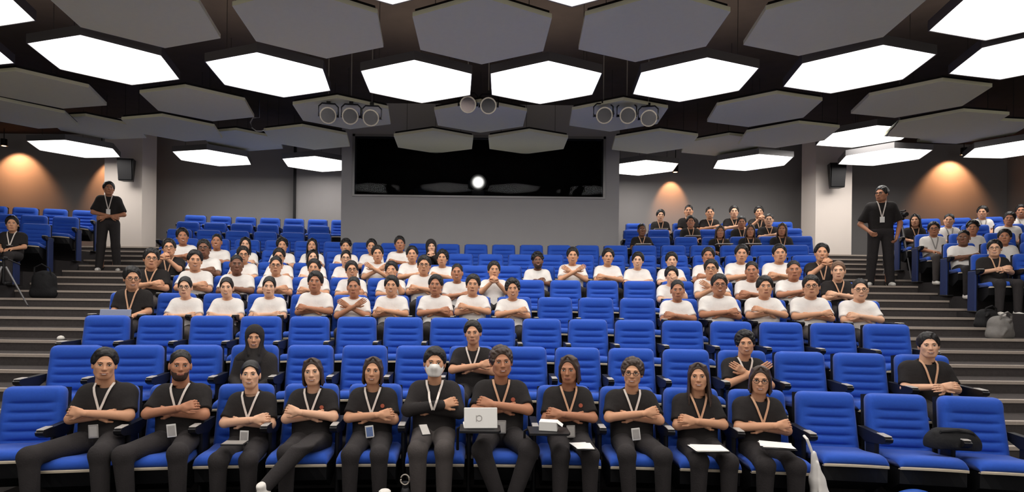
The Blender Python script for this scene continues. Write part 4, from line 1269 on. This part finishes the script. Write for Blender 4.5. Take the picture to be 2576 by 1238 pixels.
# laptop on a tablet in front of the wavy-haired person
p = at(1208, 1076, 4.42)
writing_tablet(p, 0, 'black writing tablet holding the white laptop')
r = thing('laptop', p, R(4), 'open white laptop with a round mark, lid towards the camera', 'laptop')
T = Matrix.Rotation(R(-14), 3, 'X')
obj('base', MB().rbox((0, .06, .008), (.245, .17, .014), .004).me('base', M_PAPER), r)
lid = obj('lid', MB().rbox((0, -.04, .080), (.245, .008, .150), .004, T).me('lid', M_PAPER), r)
n_ = 24; b = MB(); pts = [T @ Vector((.02*math.cos(2*math.pi*i/n_)-.012, -.0, .02*math.sin(2*math.pi*i/n_))) + Vector((0, -.046, .080)) for i in range(n_+1)]
b.tube(pts, .0028, 5, False); b.tube([T @ Vector((-.032, 0, .02))+Vector((0, -.046, .08)), T @ Vector((-.032, 0, -.026))+Vector((0, -.046, .08))], .0028, 5)
obj('logo_mark', b.me('logo_mark', M_PAD), lid)
obj('hinge', MB().tube([(-.10, -.022, .012), (.10, -.022, .012)], .006, 8).me('hinge', M_DARK), r)

p = at(1380, 1082, 4.45)
writing_tablet(p, 0, 'black writing tablet holding the small white box')
r = thing('carton', p, R(-12), 'small white open carton on a black writing tablet, front row', 'box')
obj('box_body', MB().rbox((0, 0, .036), (.135, .10, .07), .004).me('box_body', M_PAPER), r)
obj('flap', MB().rbox((.085, -.01, .055), (.05, .10, .003), .001, Matrix.Rotation(R(35), 3, 'Y')).me('flap', M_PAPER), r)

r = thing('tablet_computer', at(590, 1115, 4.42), R(2), 'slim dark tablet computer lying on a lap in the front row', 'tablet')
obj('case', MB().rbox((0, 0, 0), (.17, .12, .010), .004).me('case', M_DARK), r)
obj('screen', MB().rbox((0, 0, .006), (.155, .105, .003), .001).me('screen', M_BADGE), r)

def papers(u, v, Y, wdt, n, rz, label):
    r = thing('paper_stack', at(u, v, Y), R(rz), label, 'papers')
    obj('clipboard', MB().rbox((0, 0, -.006), (wdt+.02, .20, .008), .003).me('clipboard', M_DARK), r)
    for i in range(n):
        obj('sheet', MB().rbox((random.uniform(-.01, .01), random.uniform(-.015, .01), .002+.003*i), (wdt, .18, .002), .0008, Matrix.Rotation(R(random.uniform(-9, 9)), 3, 'Z')).me('sheet', M_PAPER), r)
papers(1780, 1128, 4.42, .23, 3, 2, 'papers on a dark clipboard on the long-haired person\'s lap')
papers(1953, 1121, 4.42, .22, 2, -14, 'loose white papers on the lap of the rightmost front-row person')
papers(1465, 1122, 4.42, .13, 2, 6, 'small folded papers on the lap beside the white carton')

r = thing('phone', at(1068, 1082, 4.48), R(20), 'phone lying on the lap of the masked person', 'phone')
obj('case', MB().rbox((0, 0, 0), (.07, .135, .009), .004, Matrix.Rotation(R(25), 3, 'X')).me('case', M_DARK), r)
obj('screen', MB().rbox((0, -.004, .005), (.06, .12, .003), .001, Matrix.Rotation(R(25), 3, 'X')).me('screen', M_PAD), r)

def handbag(name, loc, rz, dims, m, label, seed, strap=True):
    r = thing(name, loc, rz, label, 'bag', 'bags by the seats')
    obj('bag_body', bag_mesh('bag_body', m, dims, seed), r)
    if strap:
        dx, dy, dz = dims; b = MB()
        b.tube([(-dx*.35, -dy*.2, dz*.7), (-dx*.3, -dy*.3, dz*1.12), (0, -dy*.35, dz*1.25), (dx*.3, -dy*.3, dz*1.1), (dx*.42, -dy*.2, dz*.6)], .012, 6)
        obj('strap', b.me('strap', m), r)
    return r
handbag('handbag', at(2395, 1128, 4.52), R(-12), (.34, .2, .12), M_BLKBAG, 'black shoulder bag slumped on an empty front-row seat', 1)
r = thing('tote_bag', Vector((at(2062, 1180, 4.40).x, 4.40, .0)), R(8), 'white cloth tote bag hanging beside the rightmost front-row person', 'bag', 'bags by the seats')
def tote(f):
    f.cap((-.05, 0, .56), (-.02, 0, .36), .018, .045, .03); f.cap((-.02, 0, .36), (.02, -.02, .12), .05, .085, .04); f.cap((-.03, 0, .1), (.07, -.01, .08), .08, .075, .04)
    for q in range(6): f.cap((-.04+.008*q, -.035, .5-.03*q), (-.05+.03*q, -.085, .10), .008, .012, .012)
    f.plane((0, 0, -1), (0, 0, .003))
V, Q = sdf_mesh(tote, (-.18, -.15, -.01), (.2, .12, .62), .009); obj('bag_body', mesh_np('bag_body', V, Q, [M_WHITE]), r)
obj('strap', MB().tube([(-.055, 0, .55), (-.09, .02, .66), (-.085, .06, .675)], .010, 6).me('strap', M_WHITE), r)
M_BLUEBAG = mat('blue_bag', (38, 84, 170), .5, noise=.3, nscale=12, bump=.4, bscale=20)
handbag('blue_bag', Vector((at(2303, 1220, 4.25).x, 4.25, .0)), R(5), (.32, .22, .335), M_BLUEBAG, 'bright blue bag on the floor before the right front-row seats', 3, False)
handbag('backpack', Vector((at(2515, 850, 8.4).x, 8.4, stair_floor(8.4))), R(20), (.36, .26, .30), M_GREYBAG, 'grey backpack lying on the right stairs', 4)
handbag('duffel_bag', Vector((at(2482, 790, 8.85).x, 8.85, stair_floor(8.85))), R(10), (.30, .22, .26), M_BLKBAG, 'black bag on the right stairs behind the grey backpack', 5)
handbag('backpack', Vector((at(112, 690, 10.1).x, 10.1, stair_floor(10.1))), R(10), (.38, .26, .46), M_BLKBAG, 'dark backpack beside the seated person at far left', 6)

r = thing('water_bottle', Vector((at(1020, 1230, 4.2).x, 4.2, 0)), 0, 'dark water bottle with metal loop beside the masked person\'s feet', 'bottle')
obj('bottle_body', MB().tube([(0, 0, 0), (0, 0, .02), (0, 0, .30), (0, 0, .34)], [.034, .036, .036, .022], 16).me('bottle_body', M_DARK, True), r)
obj('cap', MB().tube([(0, 0, .34), (0, 0, .375)], .024, 14).me('cap', M_PLAST), r)
n_ = 16; obj('carry_loop', MB().tube([(.03*math.cos(2*math.pi*i/n_), -.03, .40+.036*math.sin(2*math.pi*i/n_)) for i in range(n_+1)], .006, 6, False).me('carry_loop', M_CHROME), r)
r = thing('water_bottle', Vector((at(968, 1232, 4.15).x, 4.15, 0)), 0, 'bottle with a wide white cap at the bottom edge, near the masked person', 'bottle')
obj('bottle_body', MB().tube([(0, 0, 0), (0, 0, .02), (0, 0, .25), (0, 0, .28)], [.036, .04, .04, .034], 16).me('bottle_body', M_DARK, True), r)
obj('cap', MB().tube([(0, 0, .28), (0, 0, .325), (0, 0, .335)], [.042, .042, .03], 16).me('cap', M_SHOEW, True), r)

# fourth-row left end: tray with notebook and papers
p = at(300, 786, 7.12)
writing_tablet(p, R(8), 'writing tablet at the left end of the fourth row')
r = thing('notebook', p, R(10), 'white open notebook on the left-end writing tablet', 'notebook')
for s_ in (-1, 1): obj('page', MB().rbox((s_*.055, 0, .012), (.11, .16, .008), .003, Matrix.Rotation(R(s_*4), 3, 'Y')).me('page', M_PAPER), r)
obj('cover', MB().rbox((0, 0, .003), (.23, .17, .005), .001).me('cover', M_DARK), r)
M_GREYBLUE = mat('grey_blue_plastic', (150, 158, 186), .5, noise=.05)
r = thing('laptop', at(290, 800, 6.95), R(8), 'closed grey-blue laptop standing behind the third row\'s left seat', 'laptop')
obj('lid', MB().rbox((0, 0, .04), (.34, .012, .12), .005, Matrix.Rotation(R(-12), 3, 'X')).me('lid', M_GREYBLUE), r)
obj('base', MB().rbox((0, .018, .04), (.34, .012, .12), .005, Matrix.Rotation(R(-12), 3, 'X')).me('base', M_DARK), r)
# white writing tablets among the rear right rows
for j, u, wh in ((11, 1662, 'of the first person in the last row'), (10, 1742, 'of the first black-shirted person, tenth row'), (9, 1822, 'of the second black-shirted person, ninth row'),
                 (9, 1893, 'of the third black-shirted person, ninth row'), (9, 1618, 'of the lone leftmost black-shirted person, ninth row')):
    r_ = row_R(j)-.24-.25; X = 0
    a_, _ = unroll(u, 600)
    for it in range(6): Yp = YC+math.sqrt(r_*r_-(X-XC)**2); X = a_*Yp/FPX
    writing_tablet((X, Yp, row_z(j)+.735), -math.atan2(X-XC, Yp-YC), 'pale writing tablet in front '+wh, M_PAD)

# tripod cut by the left frame edge, camera on tripod behind the right standing person
def tripod(loc, hgt, label, camera):
    r = thing('camera_tripod', loc, 0, label, 'tripod', 'camera tripods')
    for k in range(3):
        a_ = 2*math.pi*k/3+.5; b = MB()
        b.tube([(.03*math.cos(a_), .03*math.sin(a_), hgt), (.32*math.cos(a_), .32*math.sin(a_), .0)], [.016, .010], 8); lg = obj('leg', b.me('leg', M_FRAME), r)
        obj('foot', MB().tube([(.31*math.cos(a_), .31*math.sin(a_), .03), (.325*math.cos(a_), .325*math.sin(a_), -.0)], .014, 8).me('foot', M_PLAST), lg)
    obj('column', MB().tube([(0, 0, hgt-.25), (0, 0, hgt+.12)], .018, 10).me('column', M_DARK), r)
    obj('pan_head', MB().rbox((0, 0, hgt+.13), (.08, .1, .05), .01).tube([(0, .05, hgt+.13), (.03, .3, hgt+.05)], .009, 6).me('pan_head', M_DARK), r)
    if camera:
        c = thing('video_camera', Vector(loc)+Vector((0, 0, hgt+.155)), 0, 'small dark video camera on a tripod behind the standing person', 'camera')
        obj('camera_body', MB().rbox((0, 0, .05), (.13, .14, .1), .015).me('camera_body', M_PLAST), c)
        obj('lens', MB().tube([(0, -.07, .05), (0, -.16, .05)], [.034, .04], 14).me('lens', M_DARK), c)
        obj('microphone', MB().tube([(.0, -.12, .125), (.0, .05, .125)], .016, 10).me('microphone', M_PLAST), c)
q = at(8, 700, 9.2)
tripod((q.x, 9.2, stair_floor(9.2)), .62, 'light metal tripod at the left edge of the view', False)
q = at(2266, 620, 11.9)
tripod((q.x, 11.9, stair_floor(11.9)), 1.10, 'dark tripod behind the standing person on the right stairs', True)
r = thing('step_marker', Vector((at(153, 850, 7.9).x, 7.9, stair_floor(7.9))), 0, 'small white round marker on the left stairs', 'marker')
obj('dome', MB().tube([(0, 0, 0), (0, 0, .03), (0, 0, .05), (0, 0, .058)], [.045, .045, .03, .008], 14).me('dome', M_SHOEW, True), r)
obj('base_ring', MB().tube([(0, 0, 0), (0, 0, .008)], .065, 14).me('base_ring', M_DARK), r)
# loose cables under the ceiling
def cable(pts, label):
    o = obj('hanging_cable', MB().tube(pts, .011, 6).me('hanging_cable', M_FRAME, True)); tag(o, label, 'cable', 'loose ceiling cables')
P_ = [at(u, v, 9.9) for u, v in ((652, 296), (636, 297), (630, 308), (634, 322), (645, 330), (658, 330), (668, 326))]
cable([Vector((P_[0].x, P_[0].y, 5.75))] + P_, 'thin loop of cable hanging near the left grey panels')
cable([Vector((at(2263, 297, 10.2).x, 10.2, 5.75)), at(2261, 303, 10.2), at(2250, 318, 10.2), at(2238, 330, 10.2), at(2230, 343, 10.2)], 'short cable hanging across the lit panel on the right')
